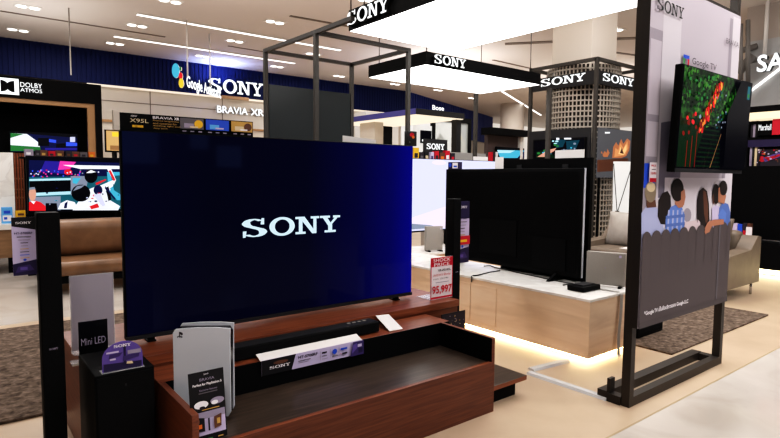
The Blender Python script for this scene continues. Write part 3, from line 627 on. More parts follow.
b.box(BX+.002, BX+.05, y0, y1, zb, zb+.07, 'ink_deep'); fc = Face(b, (BX+.002, y1, zb), -Y, Z); fc.rect((y1-y0)*.42, .008, (y1-y0)*.92, .062, 'ink_white'); fc.rect((y1-y0)*.52, .018, (y1-y0)*.85, .035, 'ink_blue'); fc.oval((y1-y0)*.2, .04, .02, .02, 'ink_blue')
tag(b.build('product_box'), 'small blue and white box on the left top corner of the rear television', 'box')

# flat grey speaker boxes and small things on the counter
def flat_speaker(x0, y0, x1, y1, h, label):
    a, c = V((x0, y0, CH)), V((x1, y1, CH)); d = (c-a).normalized(); n = V((-d.y, d.x, 0)); w = (c-a).length; n = n if n.dot(a-V((0, 0, CH))) > 0 else -n
    t = thing('flat_speaker', label, 'speaker', (a+c)/2, 'flat grey speaker boxes on the marble counter')
    xf = Matrix(((d.x, n.x, 0, a.x), (d.y, n.y, 0, a.y), (0, 0, 1, CH), (0, 0, 0, 1)))
    MB().rbox(0, w, 0, .05, .014, h, 'grey_box', .004, xf=xf).build('cabinet', t)
    b = MB(); Face(b, a+Z*.014-n*.0005, d, Z).rect(w*.84, h*.82, w*.9, h*.89, 'ink_lav'); b.build('sticker', t)
    b = MB(); Face(b, a+Z*.014-n*.0005, d, Z).oval(w*.5, h*.5, .006, .004, 'ink_light', n=8); b.build('badge', t)
    for s in (.12, .85): MB().box(w*s, w*s+.02, -.03, .08, .0005, .016, 'black', xf=xf).build('foot', t)
flat_speaker(3.925, 2.45, 4.015, 2.175, .27, 'flat square grey speaker box on the right end of the marble counter')
a, c = atz(426, 252, CH), atz(446, 254, CH); flat_speaker(a.x, a.y, a.x+.20, a.y-.06, .288, 'flat square grey speaker box behind the rear tower speaker')
p = atz(585, 290.5, CH)
t = thing('media_box', 'small black media box on the marble counter near its right corner', 'electronics', (p.x, p.y, CH))
MB().rbox(p.x-.10, p.x+.13, p.y-.05, p.y+.09, CH+.004, CH+.04, 'black', .005).build('body', t); MB().box(p.x-.06, p.x+.09, p.y-.02, p.y+.07, CH+.04, CH+.048, 'charcoal').build('top_plate', t)
for s in (-.08, .10): MB().box(p.x+s, p.x+s+.015, p.y-.03, p.y+.06, CH+.0005, CH+.0045, 'black').build('foot', t)
def cable(pts, r, m, label, name='cable'): return tag(MB().tube(pts, r, m, 6).build(name), label, 'cable')
cz = CH+.006
cable([atz(*c, cz) for c in ((479, 275), (490, 272), (500, 270.5))], .005, 'black_cable', 'short grey cable lying across the marble top below the rear television')
pe = atz(479, 275, cz); pe.x = CX0-.012
cable([pe+V((.09, 0, 0)), pe+V((.02, 0, .002)), pe, pe-Z*.05], .006, 'black_cable', 'black cable end hanging over the front edge of the marble counter')
cable([atz(*c, cz) for c in ((484, 266), (490, 265.5), (495, 267.5), (505, 269), (516, 272), (530, 275), (548, 279), (566, 282.5), (578, 284.5))], .005, 'black_cable', 'thin black cable trailing along under the rear television')
cable([atz(*c, cz) for c in ((563, 285), (570, 284), (577, 286), (580, 288))], .005, 'black_cable', 'short black lead plugged into the media box')
a = aty(620.5, 299, CY0); ey = CY0-.014
a.x -= .01
pts = [V((a.x, CY0+.16, CH+.004)), V((a.x, CY0+.02, CH+.005)), V((a.x, ey, CH-.01)), V((a.x-.01, ey-.004, .3)), V((a.x-.03, ey-.006, .16)), V((a.x-.035, ey-.012, .012)), V((a.x-.06, ey-.04, .008))]
b = MB()
for i in range(len(pts)-1): b.add([pts[i]-X*.02, pts[i]+X*.02, pts[i+1]+X*.02, pts[i+1]-X*.02], [(0, 1, 2, 3)], 'grey_cable')
b.build('ribbon_cable'); tag(bpy.data.objects['ribbon_cable'], 'flat grey ribbon cable hanging down the right end of the counter', 'cable')

t = thing('display_counter', 'second low pale wood counter with a white top, carrying the lavender television', 'counter', (5.2, 4.8, 0))
MB().box(4.10, 6.3, 4.50, 5.10, CH-.02, CH, 'marble').build('worktop', t); MB().box(4.11, 6.28, 4.52, 5.09, 0.04, CH-.02, 'light_wood_end').build('body', t); MB().box(4.16, 6.2, 4.58, 5.05, 0, .04, 'black').build('plinth', t)

# lavender screen behind, on its own stand
LY = 5.0
lx0, lx1 = aty(411, 158, LY).x, aty(497, 161, LY).x; lz0 = aty(413, 231, LY).z; lz1 = aty(413, 158, LY).z; 
t = thing('television', 'bright pale lavender television behind the black rear television', 'television', ((lx0+lx1)/2, LY, CH))
MB().rbox(lx0, lx1, LY+.002, LY+.05, lz0-.02, lz1, 'black', .006).build('housing', t)
b = MB(); b.box(lx0+.006, lx1-.006, LY-.002, LY+.002, lz0, lz1-.008, 'px_lav'); fc = Face(b, (lx0, LY-.002, lz0), X, Z); fc.step = .0012
fc.poly([(.01, .02), (.9, .0), (.9, .35), (.01, .16)], 'px_lilac'); fc.oval(.45, .82, .12, .03, 'px_lilac'); fc.poly([(.01, .02), (.5, .02), (.3, .06), (.01, .09)], 'px_grey')
b.build('screen', t)
for s in (.62, lx1-lx0-.45): MB().box(lx0+s, lx0+s+.03, LY-.12, LY+.07, CH+.001, lz0, 'black').build('leg', t)
t = thing('goods_ledge', 'low grey partition behind the lavender television with small goods on its ledge', 'partition', ((lx0+lx1)/2, LY+.2, 0))
MB().box(4.6, 6.3, LY+.12, LY+.18, 0, lz1-.05, 'soffit').build('panel', t); MB().box(4.2, 6.3, LY+.08, LY+.30, lz1-.05, lz1-.03, 'charcoal').build('ledge', t)
gz = lz1-.03
G = [(413.5, 419, 147.5, 'ink_yellow', 'ink_dark'), (420, 424, 152, 'ink_dark', 'ink_grey'), (425, 429, 151.5, 'ink_black', 'ink_cream'), (430.5, 434, 152, 'ink_lav', 'ink_purple'), (435, 439, 151, 'ink_red', 'ink_dark'), (440, 445, 152.5, 'ink_brown', 'ink_orange'), (445.5, 450, 150.5, 'ink_red', 'ink_white'), (451, 455, 153, 'ink_dark', 'ink_red')]
for i, (a, c, yy, c1, c2) in enumerate(G):
    y = LY+.13; p, q = aty(a, yy, y), aty(c, yy, y); b = MB(); b.box(p.x, q.x, y, y+.05, gz, max(p.z, gz+.03), c1); fc = Face(b, (p.x, y, gz), X, Z); hh = max(p.z, gz+.03)-gz; fc.rect((q.x-p.x)*.2, hh*.25, (q.x-p.x)*.8, hh*.6, c2)
    tag(b.build('product_box'), ['yellow box at the left end of the goods ledge', 'dark slim box second from left on the goods ledge', 'black and cream box third from left on the goods ledge', 'lilac box under the small lit brand sign', 'red box right of the lilac box on the goods ledge', 'brown and orange box in the middle right of the goods ledge', 'red and white box near the right end of the goods ledge', 'dark box with a red mark at the right end of the goods ledge'][i], 'box', 'small goods on the ledge')
y = LY+.22; p, q = aty(424, 152, y), aty(447.5, 140, y)
b = MB(); b.box(p.x, q.x, y, y+.02, gz, q.z, 'charcoal'); fc = Face(b, (p.x, y, gz), X, Z); s0, s1 = fc.px(424.8, 149), fc.px(444.5, 142.6); fc.step = .001; fc.sony(s0[0]+.03, (s0[1]), s1[0]-s0[0]-.03, .075, 'letter_lit')
tag(b.build('brand_sign'), 'small grey sign with lit brand letters on the ledge above the lavender screen', 'sign')
p, q = aty(473.5, 156, LY+.2), aty(488, 149.5, LY+.2)
tag(MB().box(p.x, q.x, LY+.2, LY+.206, gz, gz+.09, 'white_card').build('shelf_card'), 'blank white card at the right end of the goods ledge', 'card')

# floor cable covers
def cover(a, c, label): 
    p, q = atz(*a, 0), atz(*c, 0); d = (q-p).normalized(); n = V((-d.y, d.x, 0))
    b = MB(); prof = [(-.03, .0005), (-.02, .016), (.02, .016), (.03, .0005)]; b.prism([p+n*s+Z*h for s, h in prof], q-p, 'clear_strip')
    tag(b.build('cable_cover'), label, 'cable cover')
cover((529, 373.5), (608, 400), 'shiny clear cable cover on the floor running to the banner frame')
cover((531, 370.5), (567, 361.5), 'short grey cable cover on the floor running to the glowing counter')

# =================================================================== framed banner stand
SX0, SX1, SY = 2.955, 4.245, 1.56
t = thing('banner_stand', 'dark metal frame stand holding the tall family picture panel', 'stand', (3.6, 1.63, 0))
TOPZ = 2.62
for x in (SX0+.028, SX1-.038): MB().box(x, x+.046, SY, SY+.05, 0, TOPZ, 'bronze').build('post', t)
MB().box(SX0+.074, SX1-.038, SY, SY+.05, TOPZ-.05, TOPZ, 'bronze').build('top_bar', t)
MB().box(SX0+.074, SX1-.038, SY, SY+.05, 2.375, 2.425, 'bronze_dark').build('cross_bar', t)
MB().box(SX0+.074, SX1-.038, SY+.0, SY+.05, 0.001, .055, 'bronze').build('base_bar', t)
MB().box(SX0+.03, SX1-.0, SY+.135, SY+.20, 0.001, .055, 'bronze').build('base_bar', t)
for x in (SX0+.02, SX1-.05): MB().box(x, x+.06, SY+.051, SY+.134, .0005, .05, 'bronze_dark').build('base_tie', t)
MB().box(SX0+.03, SX0+.08, SY+.12, SY+.14, .05, .135, 'bronze_dark').build('clamp_plate', t)
PF = SY-.046
pxl, pxr = aty(641, 240, PF).x, aty(733, 160, PF).x
pz0, pz1 = aty(637, 329, PF).z, aty(700, 8, PF).z; pz1 = 2.374
t2 = t
b = MB(); b.box(pxl, pxr, PF, PF+.044, pz0, pz1, 'bronze_dark', {'-y': 'poster_bg'})
fc = Face(b, (pxl, PF, pz0), X, Z); pw, ph = pxr-pxl, pz1-pz0; fc.step = .0002
def cl(x): return max(0, min(pw, x))
# the room in the picture
fc.rect(0, 0, pw, ph, 'poster_bg'); fc.rect(0, ph*.32, pw*.13, ph*.86, 'poster_lo'); fc.rect(pw*.012, ph*.62, pw*.115, ph*.83, 'poster_bg'); fc.rect(pw*.012, ph*.50, pw*.115, ph*.6, 'poster_bg'); fc.rect(pw*.12, 0, pw*.30, ph*.95, 'poster_hi')
fc.poly([(pw*.14, ph*.38), (pw*.36, ph*.38), (pw*.36, ph*.62), (pw*.14, ph*.60)], 'poster_shade'); fc.rect(pw*.86, ph*.3, pw*.9, ph*.98, 'poster_lo'); fc.rect(pw*.9, ph*.3, pw, ph*.99, 'poster_hi'); fc.rect(pw*.2, ph*.30, pw*.93, ph*.44, 'poster_hi')
fc.rect(0, ph*.41, pw*.10, ph*.48, 'ink_blue'); 
fc.pov(687, 215, 4, 7, 'poster_lo'); fc.pov(700, 213, 3, 6, 'poster_lo')
# six people on a sofa, seen from behind
fc.pxs([(641, 260), (641, 213), (646, 206), (653, 205), (659, 210), (663, 222), (664, 250)], 'ink_shirt'); fc.pxs([(646, 208), (646, 200), (655, 200), (656, 207)], 'ink_brown'); fc.pov(650, 192, 5.6, 10.5, 'ink_greyhair'); fc.pov(650.5, 187, 4.4, 5, 'ink_cream')
fc.pxs([(657, 216), (658, 200), (662, 193), (667, 191), (670, 196), (671, 216), (669, 225), (660, 224)], 'ink_hair')
fc.pxs([(664, 260), (665, 219), (670, 207), (676, 204), (681, 206), (684, 215), (683, 250)], 'ink_check')
for i in range(4): fc.pxs([(665.5+i*4.4, 250), (667.5+i*4.4, 210), (669+i*4.4, 210), (667+i*4.4, 250)], 'ink_shirt')
for i in range(4): fc.pxs([(665, 216+i*8), (684, 214+i*8), (684, 217+i*8), (665, 219+i*8)], 'ink_denim')
fc.pxs([(674, 204), (675, 192), (683, 190), (684, 199), (682, 207), (678, 208)], 'ink_skin'); fc.pov(676.5, 190, 6.4, 11.5, 'ink_hair'); fc.pxs([(680, 192), (683.6, 189), (684.6, 197), (683, 205), (680, 207)], 'ink_skin')
fc.pxs([(682, 240), (684, 222), (695, 220), (702, 222), (704, 240)], 'ink_pinkish')
fc.pxs([(696, 222), (696, 200), (698, 191), (702, 187.5), (706, 191), (708, 204), (708.5, 220), (705, 228), (699, 227)], 'ink_hair'); fc.pxs([(702, 190), (705, 192), (707, 206), (707, 220), (705, 224), (703, 214)], 'ink_brown'); fc.pxs([(696, 240), (696.5, 219), (699, 222), (700, 240)], 'ink_pinkish')
fc.pxs([(710.5, 235), (711, 208), (715, 205), (720, 208), (721, 235)], 'ink_lav'); fc.pov(715, 194, 3.6, 10, 'ink_hair'); fc.pxs([(711.5, 196), (712.5, 193), (713, 205), (711.8, 203)], 'ink_brown')
fc.pxs([(716, 240), (718, 208), (722, 202), (727, 204), (729, 212), (729, 240)], 'ink_denim'); fc.pxs([(717, 202), (717, 189), (722, 187), (725, 196), (723, 204)], 'ink_skin'); fc.pov(722, 188, 4.2, 7.5, 'ink_hair'); fc.pxs([(717, 188), (718.5, 187), (719.5, 199), (717.8, 201)], 'ink_skin')
fc.pxs([(717, 215), (721, 208), (725, 213), (724, 221), (718, 222)], 'ink_check')
# padded sofa back, with an arm laid over it
val = [640.5, 650, 660, 669, 678, 687, 695, 704, 712, 719, 726, 733]; sofa = []
for x0, x1 in zip(val, val[1:]):
    for j in range(6): x = x0+(x1-x0)*j/6; sofa.append((x, 238.5-(x-640.5)*.148-(6.5-(x-640)*.025)*math.sin(math.pi*j/6)**.6))
sofa.append((733, 224.8))
lo = [fc.px(*p) for p in sofa]; lo = [(cl(a), c) for a, c in lo]
fc.poly([(0, 0), (pw, 0)]+[(pw, lo[-1][1])]+lo[::-1]+[(0, lo[0][1])], 'sofa_print')
for i in range(6, len(sofa)-1, 6):
    a = fc.px(*sofa[i]); 
    if a[0] < pw-.02: fc.poly([(a[0]-.003, a[1]-.22), (a[0]+.003, a[1]-.22), (a[0]+.003, a[1]), (a[0]-.003, a[1])], 'sofa_shade')
fc.rect(pw*.84, ph*.02, pw*.855, ph*.30, 'ink_grey')
fc.rect(0, 0, pw, .035, 'sofa_shade')
fc.pxs([(722, 219), (712, 219.5), (706, 222), (703, 228), (704.5, 233), (707.5, 232), (710, 226), (722, 224)], 'ink_skin'); fc.pxs([(703.5, 228), (702.8, 232), (704, 234.5), (705.5, 231)], 'ink_skin')
# writing on the panel
s0, s1 = fc.px(655, 10), fc.px(682, 12); fc.sony(s0[0], s0[1]-.0, s1[0]-s0[0], .068, 'ink_black')
a, c = fc.px(681, 66), fc.px(687, 66); w_ = c[0]-a[0]; y_ = a[1]
fc.rect(a[0], y_, a[0]+w_*.3, y_+.065, 'ink_green'); fc.rect(a[0], y_+.045, a[0]+w_, y_+.065, 'ink_blue'); fc.rect(a[0]+w_*.7, y_, a[0]+w_, y_+.045, 'ink_red')
fc.ptext('Google TV', 690, 66, 714.5, 57.5, 'ink_dark')
a = fc.px(722.5, 43); fc.text('BRAVIA', pw-.24, a[1], .034, 'ink_grey', .20)
a, c = fc.px(642, 315.5), fc.px(686, 302); fc.text('*Google TV เป็นชื่อบริการของ Google LLC', a[0], a[1]-.005, .034, 'ink_white', c[0]-a[0], True)
b.build('picture_panel', t2)
# price cards stuck on the panel
b = MB(); q = Face(b, (pxl, PF-.016, pz0), X, Z); a, c = q.px(649.5, 182), q.px(657, 162.5)
y = PF-.016; b.box(pxl+a[0], pxl+c[0], y, y+.004, pz0+a[1], pz0+c[1], 'tag_white'); g = Face(b, (pxl+a[0], y, pz0+a[1]), X, Z); w, h = c[0]-a[0], c[1]-a[1]; g.rect(0, 0, w, h*.2, 'ink_red'); g.text('PRICE', w*.15, h*.78, h*.1, 'ink_red', w*.7, True); g.text('19,990', w*.1, h*.36, h*.14, 'ink_red', w*.8, True); g.rect(w*.2, h*.62, w*.8, h*.66, 'ink_grey')
tag(b.build('price_card'), 'small white and red price card stuck on the left edge of the family picture panel', 'price card')

# television on the banner
VY = 1.40
vx0, vx1 = aty(679.5, 63, VY).x, aty(741, 175, VY).x; vz1, vz0 = aty(679, 63.5, VY).z, aty(673, 172, VY).z
t = thing('television', 'television with a forest stairway picture mounted on the family picture panel', 'television', ((vx0+vx1)/2, VY, vz0))
MB().rbox(vx0, vx1, VY+.002, VY+.045, vz0, vz1, 'black', .005).build('housing', t); MB().box(vx0+.3, vx1-.3, VY+.045, PF-.001, vz0+.06, vz1-.30, 'charcoal').build('wall_bracket', t)
MB().box(vx0, vx1, VY-.003, VY+.002, vz0, vz0+.022, 'charcoal').build('bottom_bezel', t)
b = MB(); b.box(vx0+.006, vx1-.006, VY-.002, VY+.002, vz0+.022, vz1-.006, 'px_black'); fc = Face(b, (vx0, VY-.002, vz0), X, Z); w, h = vx1-vx0, vz1-vz0; fc.step = .00008
fc.poly([(.01, h*.3), (w*.62, h*.55), (w*.8, h*.80), (w*.72, h*.985), (.01, h*.985)], 'screen_leaves')
fc.poly([(.01, .03), (w*.22, .03), (w*.3, h*.3), (w*.38, h*.55), (.01, h*.5)], 'px_dgreen')
for i in range(11): fc.rect(w*(.24+.012*i), h*(.06+.045*i), w*(.62-.006*i), h*(.075+.045*i), 'px_dgreen')
for i in range(90):
    k = random.random(); cx, cy = w*(.27+.26*k+random.uniform(-.03, .03)), h*(.42+.50*k+random.uniform(-.04, .04)); fc.oval(cx, cy, .007+.006*random.random(), .012+.012*random.random(), random.choice(['px_red', 'px_ember', 'px_ember', 'px_ember', 'px_orange', 'px_red']), n=6)
for i in range(40):
    fc.oval(w*random.uniform(.44, .62), h*random.uniform(.42, .85), .008, .006, random.choice(['px_grey', 'px_teal', 'px_dgreen', 'px_dgreen']), n=6)
for i in range(70): fc.oval(w*random.uniform(.02, .5), h*random.uniform(.62, .96), random.uniform(.008, .018), random.uniform(.006, .013), random.choice(['px_green', 'screen_leaves', 'px_dgreen', 'px_dgreen']), n=7)
for i, x in enumerate((.08, .14, .2)): fc.rect(w*x, .03, w*x+.008, h*(.30+.05*i), 'px_ember')
for i in range(14): fc.oval(w*random.uniform(.02, .24), h*random.uniform(.36, .56), .013, .012, random.choice(['px_red', 'px_ember', 'px_ember', 'px_ember', 'px_red', 'px_grey']), n=7)
fc.poly([(w*.42, .03), (w*.428, .03), (w*.55, h*.4), (w*.545, h*.4)], 'px_tan')
fc.poly([(w*.63, .03), (w*.985, .03), (w*.985, h*.985), (w*.80, h*.985), (w*.62, h*.6)], 'px_black'); fc.rect(w*.91, h*.80, w*.955, h*.94, 'px_teal'); fc.rect(w*.918, h*.82, w*.947, h*.86, 'px_green')
b.build('screen', t)

t.rotation_euler = (math.radians(2.2), 0, 0)

# rug and black box behind the banner
b = MB(); b.rbox(4.15, 6.13, 1.86, 3.35, .001, .016, 'rug', .004); tag(b.build('rug'), 'shaggy brown rug on the floor behind the banner stand', 'rug')
t = thing('floor_box', 'small black box standing on the rug behind the banner panel', 'box', (4.55, 2.30, .017))
MB().rbox(4.30, 4.72, 2.20, 2.40, .017, .33, 'black', .006).build('body', t); MB().box(4.32, 4.70, 2.197, 2.20, .04, .31, 'black_cloth').build('front', t)

# =================================================================== left background
# black booth with the lit surround-sound sign
BV = 11.0
fz1, fz0 = aty(50, 80, BV).z, aty(0, 96.5, BV).z; bx1 = aty(101.5, 100, BV).x; bx0 = -1.2; tx = aty(95.5, 120, BV).x
t = thing('display_booth', 'black display booth with a lit surround-sound sign and a bronze inner edge', 'booth', (.5, BV, 0))
b = MB(); b.box(bx0, bx1, BV, BV+.9, fz0, fz1, 'black'); fc = Face(b, (bx0, BV, fz0), X, Z); fc.step = .002
a, c = fc.px(-16, 91), fc.px(18.5, 78.5); y0, y1 = a[1]-.02, c[1]-.01; w = c[0]-a[0]
fc.rect(a[0], y0, c[0], y1, 'letter_lit'); r_ = (y1-y0)*.36; my = (y0+y1)/2
fc.poly(arc(c[0]-w*.13, my, r_*1.2, r_, 90, 270, 16), 'black'); fc.poly(arc(c[0]-w*.53, my, r_*1.2, r_, -90, 90, 16), 'black')
fc.ptext('DOLBY', 20.3, 86.8, 42, 82, 'letter_lit'); fc.ptext('ATMOS', 20.3, 91.6, 42, 87.8, 'letter_lit')
b.build('fascia', t)
MB().box(tx, bx1, BV, BV+.9, 0, fz0, 'black').build('pillar', t)
b = MB(); b.box(bx0, tx, BV+.03, BV+.10, fz0-.075, fz0, 'gold_trim'); b.box(tx-.12, tx, BV+.03, BV+.10, 0, fz0-.075, 'gold_trim'); b.build('inner_edge', t)
MB().box(bx0, tx, BV+.85, BV+.9, 0, fz0, 'black').build('back_panel', t)
tag(MB().tube([aty(71, 75, BV+.3), V((aty(71, 75, BV+.3).x, BV+.3, ZC))], .012, 'grey_box', 6).build('hanger_rod'), 'thin grey hanger rod above the black booth', 'rod')
def tv(label, x0, x1, y, z0, z1, base, draw, bez=.02, name='television', legs=True):
    t = thing(name, label, 'television', ((x0+x1)/2, y, base))
    MB().rbox(x0, x1, y+.003, y+.06, z0, z1, 'black', .006).build('housing', t)
    b = MB(); b.box(x0+bez, x1-bez, y-.003, y+.003, z0+bez*1.4, z1-bez, 'px_black'); fc = Face(b, (x0, y-.003, z0), X, Z); fc.step = .0009; draw(fc, x1-x0, z1-z0); b.build('screen', t)
    if legs and z0-base > .005:
        for s in (.2, .8): MB().box(x0+(x1-x0)*s-.02, x0+(x1-x0)*s+.02, y-.08, y+.14, base+.001, z0, 'black').build('leg', t)
    return t
y = BV+.5
def d1(f, w, h):
    f.pxs([(10.5, 133), (30, 134), (77, 138), (77, 151.5), (10.5, 151.5)], 'px_navy'); f.pxs([(10.5, 133), (27, 134), (38, 142), (40, 147), (10.5, 146)], 'px_white'); f.pxs([(10.5, 133), (24, 134), (10.5, 138)], 'px_green'); f.pxs([(10.5, 145), (40, 147), (41, 151), (10.5, 151)], 'px_green')
    f.pxs([(38, 138), (49, 138), (49, 146), (38, 146)], 'px_black'); f.pxs([(49, 139), (56, 140), (56, 143), (49, 142)], 'px_blue'); f.pxs([(56, 144), (66, 143), (66, 149), (56, 149)], 'px_black'); f.pxs([(70, 137), (75, 137), (75, 142), (70, 142)], 'px_lav'); f.pxs([(66, 142), (77, 143), (77, 146), (66, 146)], 'px_blue'); f.pxs([(45, 148), (77, 148), (77, 150), (45, 150)], 'px_indigo')
p, q = aty(9.5, 152.5, y), aty(78.5, 152.5, y); tv('television with a car and blue lights on screen inside the black booth', p.x, q.x, y, p.z, aty(40, 132, y).z, p.z-.08, d1, .01)
MB().box(p.x-.3, q.x+.3, y-.2, y+.35, 0, p.z-.081, 'black').build('booth_console'); tag(bpy.data.objects['booth_console'], 'black console inside the black booth, under the small television', 'cabinet')
# row of small goods above the racing television
for i, (px, wd, c, top) in enumerate(((29, 9, 'ink_light', 149), (38, 5, 'ink_dark', 150), (44, 7, 'ink_brown', 150), (52, 7, 'ink_red', 151), (60, 8, 'ink_brown', 150.5), (69, 6, 'ink_dark', 151), (76, 7, 'ink_brown', 151.5), (84, 7, 'ink_grey', 152), (92, 6, 'ink_orange', 152))):
    y = 8.36; p, q = aty(px-wd/2, 155, y), aty(px+wd/2, 155, y); zt = aty(px, top, y).z; zb = 1.515
    b = MB(); b.box(p.x, q.x, y, y+.06, zb, zt, c); fc = Face(b, (p.x, y, zb), X, Z); fc.step = .002; fc.rect((q.x-p.x)*.2, (zt-zb)*.3, (q.x-p.x)*.7, (zt-zb)*.6, ('ink_white', 'ink_grey', 'ink_gold', 'ink_dark', 'ink_gold', 'ink_brown', 'ink_red', 'ink_dark', 'ink_yellow')[i])
    tag(b.build('product_box'), ['pale lilac card', 'narrow dark box', 'brown box with gold', 'red box', 'wide brown box', 'dark box with brown', 'brown box with red', 'grey box', 'orange box with yellow'][i]+', number '+['one', 'two', 'three', 'four', 'five', 'six', 'seven', 'eight', 'nine'][i]+' from the left in the row above the racing television', 'box', 'small goods above the racing television')
y = 8.34; p, q = aty(24, 156, y), aty(100, 156, y)
tag(MB().box(p.x-.05, 2.05, y-.02, y+.14, 1.495, 1.515, 'black').box(p.x, 2.0, y+.06, y+.10, 0, 1.495, 'black').build('display_shelf'), 'black shelf behind the racing television carrying a row of small goods', 'shelf')
# racing television
y = 8.2; p, q = aty(28, 212, y), aty(28, 155.5, y); x1 = p.x+1.24
def d2(f, w, h):
    f.pxs([(29, 160), (125, 163), (125, 209), (29, 210)], 'px_teal'); f.pxs([(29, 160), (125, 163), (125, 176), (29, 177)], 'px_navy'); f.pxs([(45, 161), (70, 162), (66, 174), (40, 172)], 'px_indigo'); f.pxs([(60, 161), (76, 162), (70, 169), (58, 170)], 'px_pink'); f.pov(68, 172, 4, 3, 'px_red')
    for i in range(46): x_ = random.uniform(30, 100); f.pov(x_, random.uniform(170, 177), .9, .8, random.choice(['px_blue', 'px_lav', 'px_red', 'px_grey', 'px_pink']), n=5)
    f.pxs([(62, 165), (125, 166), (125, 169), (80, 169)], 'px_white'); f.pxs([(29, 179), (72, 178), (72, 193), (29, 194)], 'px_black'); f.pxs([(29, 179), (72, 178), (72, 180), (29, 181)], 'px_ice'); f.pxs([(29, 193), (75, 191), (75, 194), (29, 196)], 'px_ice'); f.pxs([(70, 176), (88, 176), (84, 196), (70, 195)], 'px_grey'); f.pxs([(72, 178), (80, 178), (76, 184), (72, 183)], 'px_cyan')
    f.pxs([(106, 172), (125, 172), (125, 200), (116, 200), (108, 190)], 'px_cyan'); f.pxs([(110, 176), (122, 175), (122, 196), (113, 190)], 'px_teal')
    f.pxs([(29, 197), (60, 196), (60, 210), (29, 210)], 'px_grey')
    f.pxs([(28.5, 202), (33, 200), (40, 202), (45, 206), (45, 210.5), (28.5, 210.5)], 'px_red'); f.pov(32, 194, 3.6, 7, 'px_skin'); f.pxs([(28.5, 190), (35, 189), (34, 187), (29, 187.5)], 'px_grey'); f.pxs([(30, 201), (33, 204), (35, 201)], 'px_white')
    f.pxs([(45, 203), (56, 203), (57, 210), (45, 210)], 'px_black')
    f.pxs([(57, 209), (60, 203), (66, 200), (74, 202), (77, 209)], 'px_white'); f.pxs([(64, 203), (67, 201), (66, 208), (63, 208)], 'px_navy')
    f.pxs([(72, 209), (86, 190), (96, 186), (104, 190), (109, 200), (119, 206), (117, 210), (72, 210)], 'px_white'); f.pxs([(98, 186), (112, 180), (105, 167), (109, 166.5), (115, 180), (112, 186), (102, 193)], 'px_white')
    f.pov(80, 193, 9.5, 8.5, 'px_black'); f.pxs([(72, 191), (76, 186), (84, 185), (80, 188)], 'px_grey'); f.pov(90, 176, 6.5, 7, 'px_black'); f.pxs([(85, 173), (90, 170), (95, 172), (90, 173)], 'px_white'); f.pov(97, 190, 4.5, 5, 'px_navy')
    for i in range(40): x_ = random.uniform(30, 118); f.pov(x_, random.uniform(178, 208), random.uniform(.8, 2.2), random.uniform(.4, .9), random.choice(['px_teal', 'px_grey', 'px_navy', 'px_black', 'px_cyan']), n=6) if not (60 < x_ < 112 or x_ < 44) else None
    for i in range(14): k_ = i/14; f.pov(86+k_*24, 199-k_*4+random.uniform(-6, 7), random.uniform(.6, 1.8), random.uniform(.5, 1.2), random.choice(['px_grey', 'px_red', 'px_navy', 'px_lav']), n=6)
    f.pxs([(104, 188), (107, 186), (110, 199), (107, 201)], 'px_black'); f.pxs([(92, 195), (99, 193), (104, 205), (101, 206)], 'px_lav'); f.pxs([(107, 171), (109, 170), (114, 180), (112, 181)], 'px_red')
    f.pxs([(94, 183), (104, 179), (105, 180), (95, 185)], 'px_red'); f.pxs([(88, 206), (96, 203), (98, 207), (90, 209)], 'px_red'); f.pxs([(104, 186), (114, 198), (113, 199.5), (103, 188)], 'px_navy')
tv('large television showing two racing drivers hugging, behind the brown leather sofa', p.x, x1, y, p.z-.03, q.z, .62, d2, .012)
t = thing('media_cabinet', 'dark low cabinet carrying the racing television behind the leather sofa', 'cabinet', (p.x+.8, y+.1, 0))
MB().box(.95, 2.6, y-.22, y+.10, .04, .60, 'brown_timber').build('body', t); MB().box(.93, 2.62, y-.24, y+.12, .60, .62, 'black').build('top', t)
for x in (1.0, 2.5): MB().box(x, x+.04, y-.15, y+.05, 0, .04, 'black').build('leg', t)
# marble-topped wooden side unit, pillar, rack
y = 8.7; p, q = aty(0, 230, y), aty(0, 224.5, y); xr = aty(26, 230, y).x
t = thing('side_counter', 'brown wood counter with pale marble top at the left edge of the shop', 'counter', (.2, y+.2, 0))
zb = aty(5, 258, y).z
MB().box(-1.5, xr, y-.02, y+.85, p.z, q.z, 'marble').build('worktop', t); MB().box(-1.5, xr-.02, y, y+.83, zb, p.z, 'brown_timber').build('body', t)
x = aty(8.5, 262, y+.1).x
for xx in (x, -1.3): MB().box(xx, xx+.05, y+.1, y+.15, 0, zb, 'black').build('leg', t)
ct = q.z
t = struct(MB().box(-1.0, aty(14, 180, y+.3).x, y+.3, y+.55, ct, aty(7, 152.5, y+.3).z, 'marble'), 'wall_marble_panel')
xa, xb = aty(14.3, 180, y+.3).x+.002, aty(28.5, 180, y+.3).x; zt = aty(20, 153, y+.3).z
t = thing('slatted_rack', 'dark brown slatted rack beside the marble panel at far left', 'rack', ((xa+xb)/2, y+.3, ct))
MB().box(xa, xb, y+.34, y+.55, ct+.001, zt, 'ink_brown').build('back', t)
for i in range(5):
    x = xa+(xb-xa)*(i+.1)/5; MB().box(x, x+.018, y+.30, y+.34, ct+.001, zt, 'mahogany').build('slat', t)
for z in (.55, .75, 1.0): 
    b = MB(); b.box(xa, xb, y+.325, y+.34, ct+(zt-ct)*z*.62, ct+(zt-ct)*z*.62+.02, 'tan_pad'); b.build('rail', t)
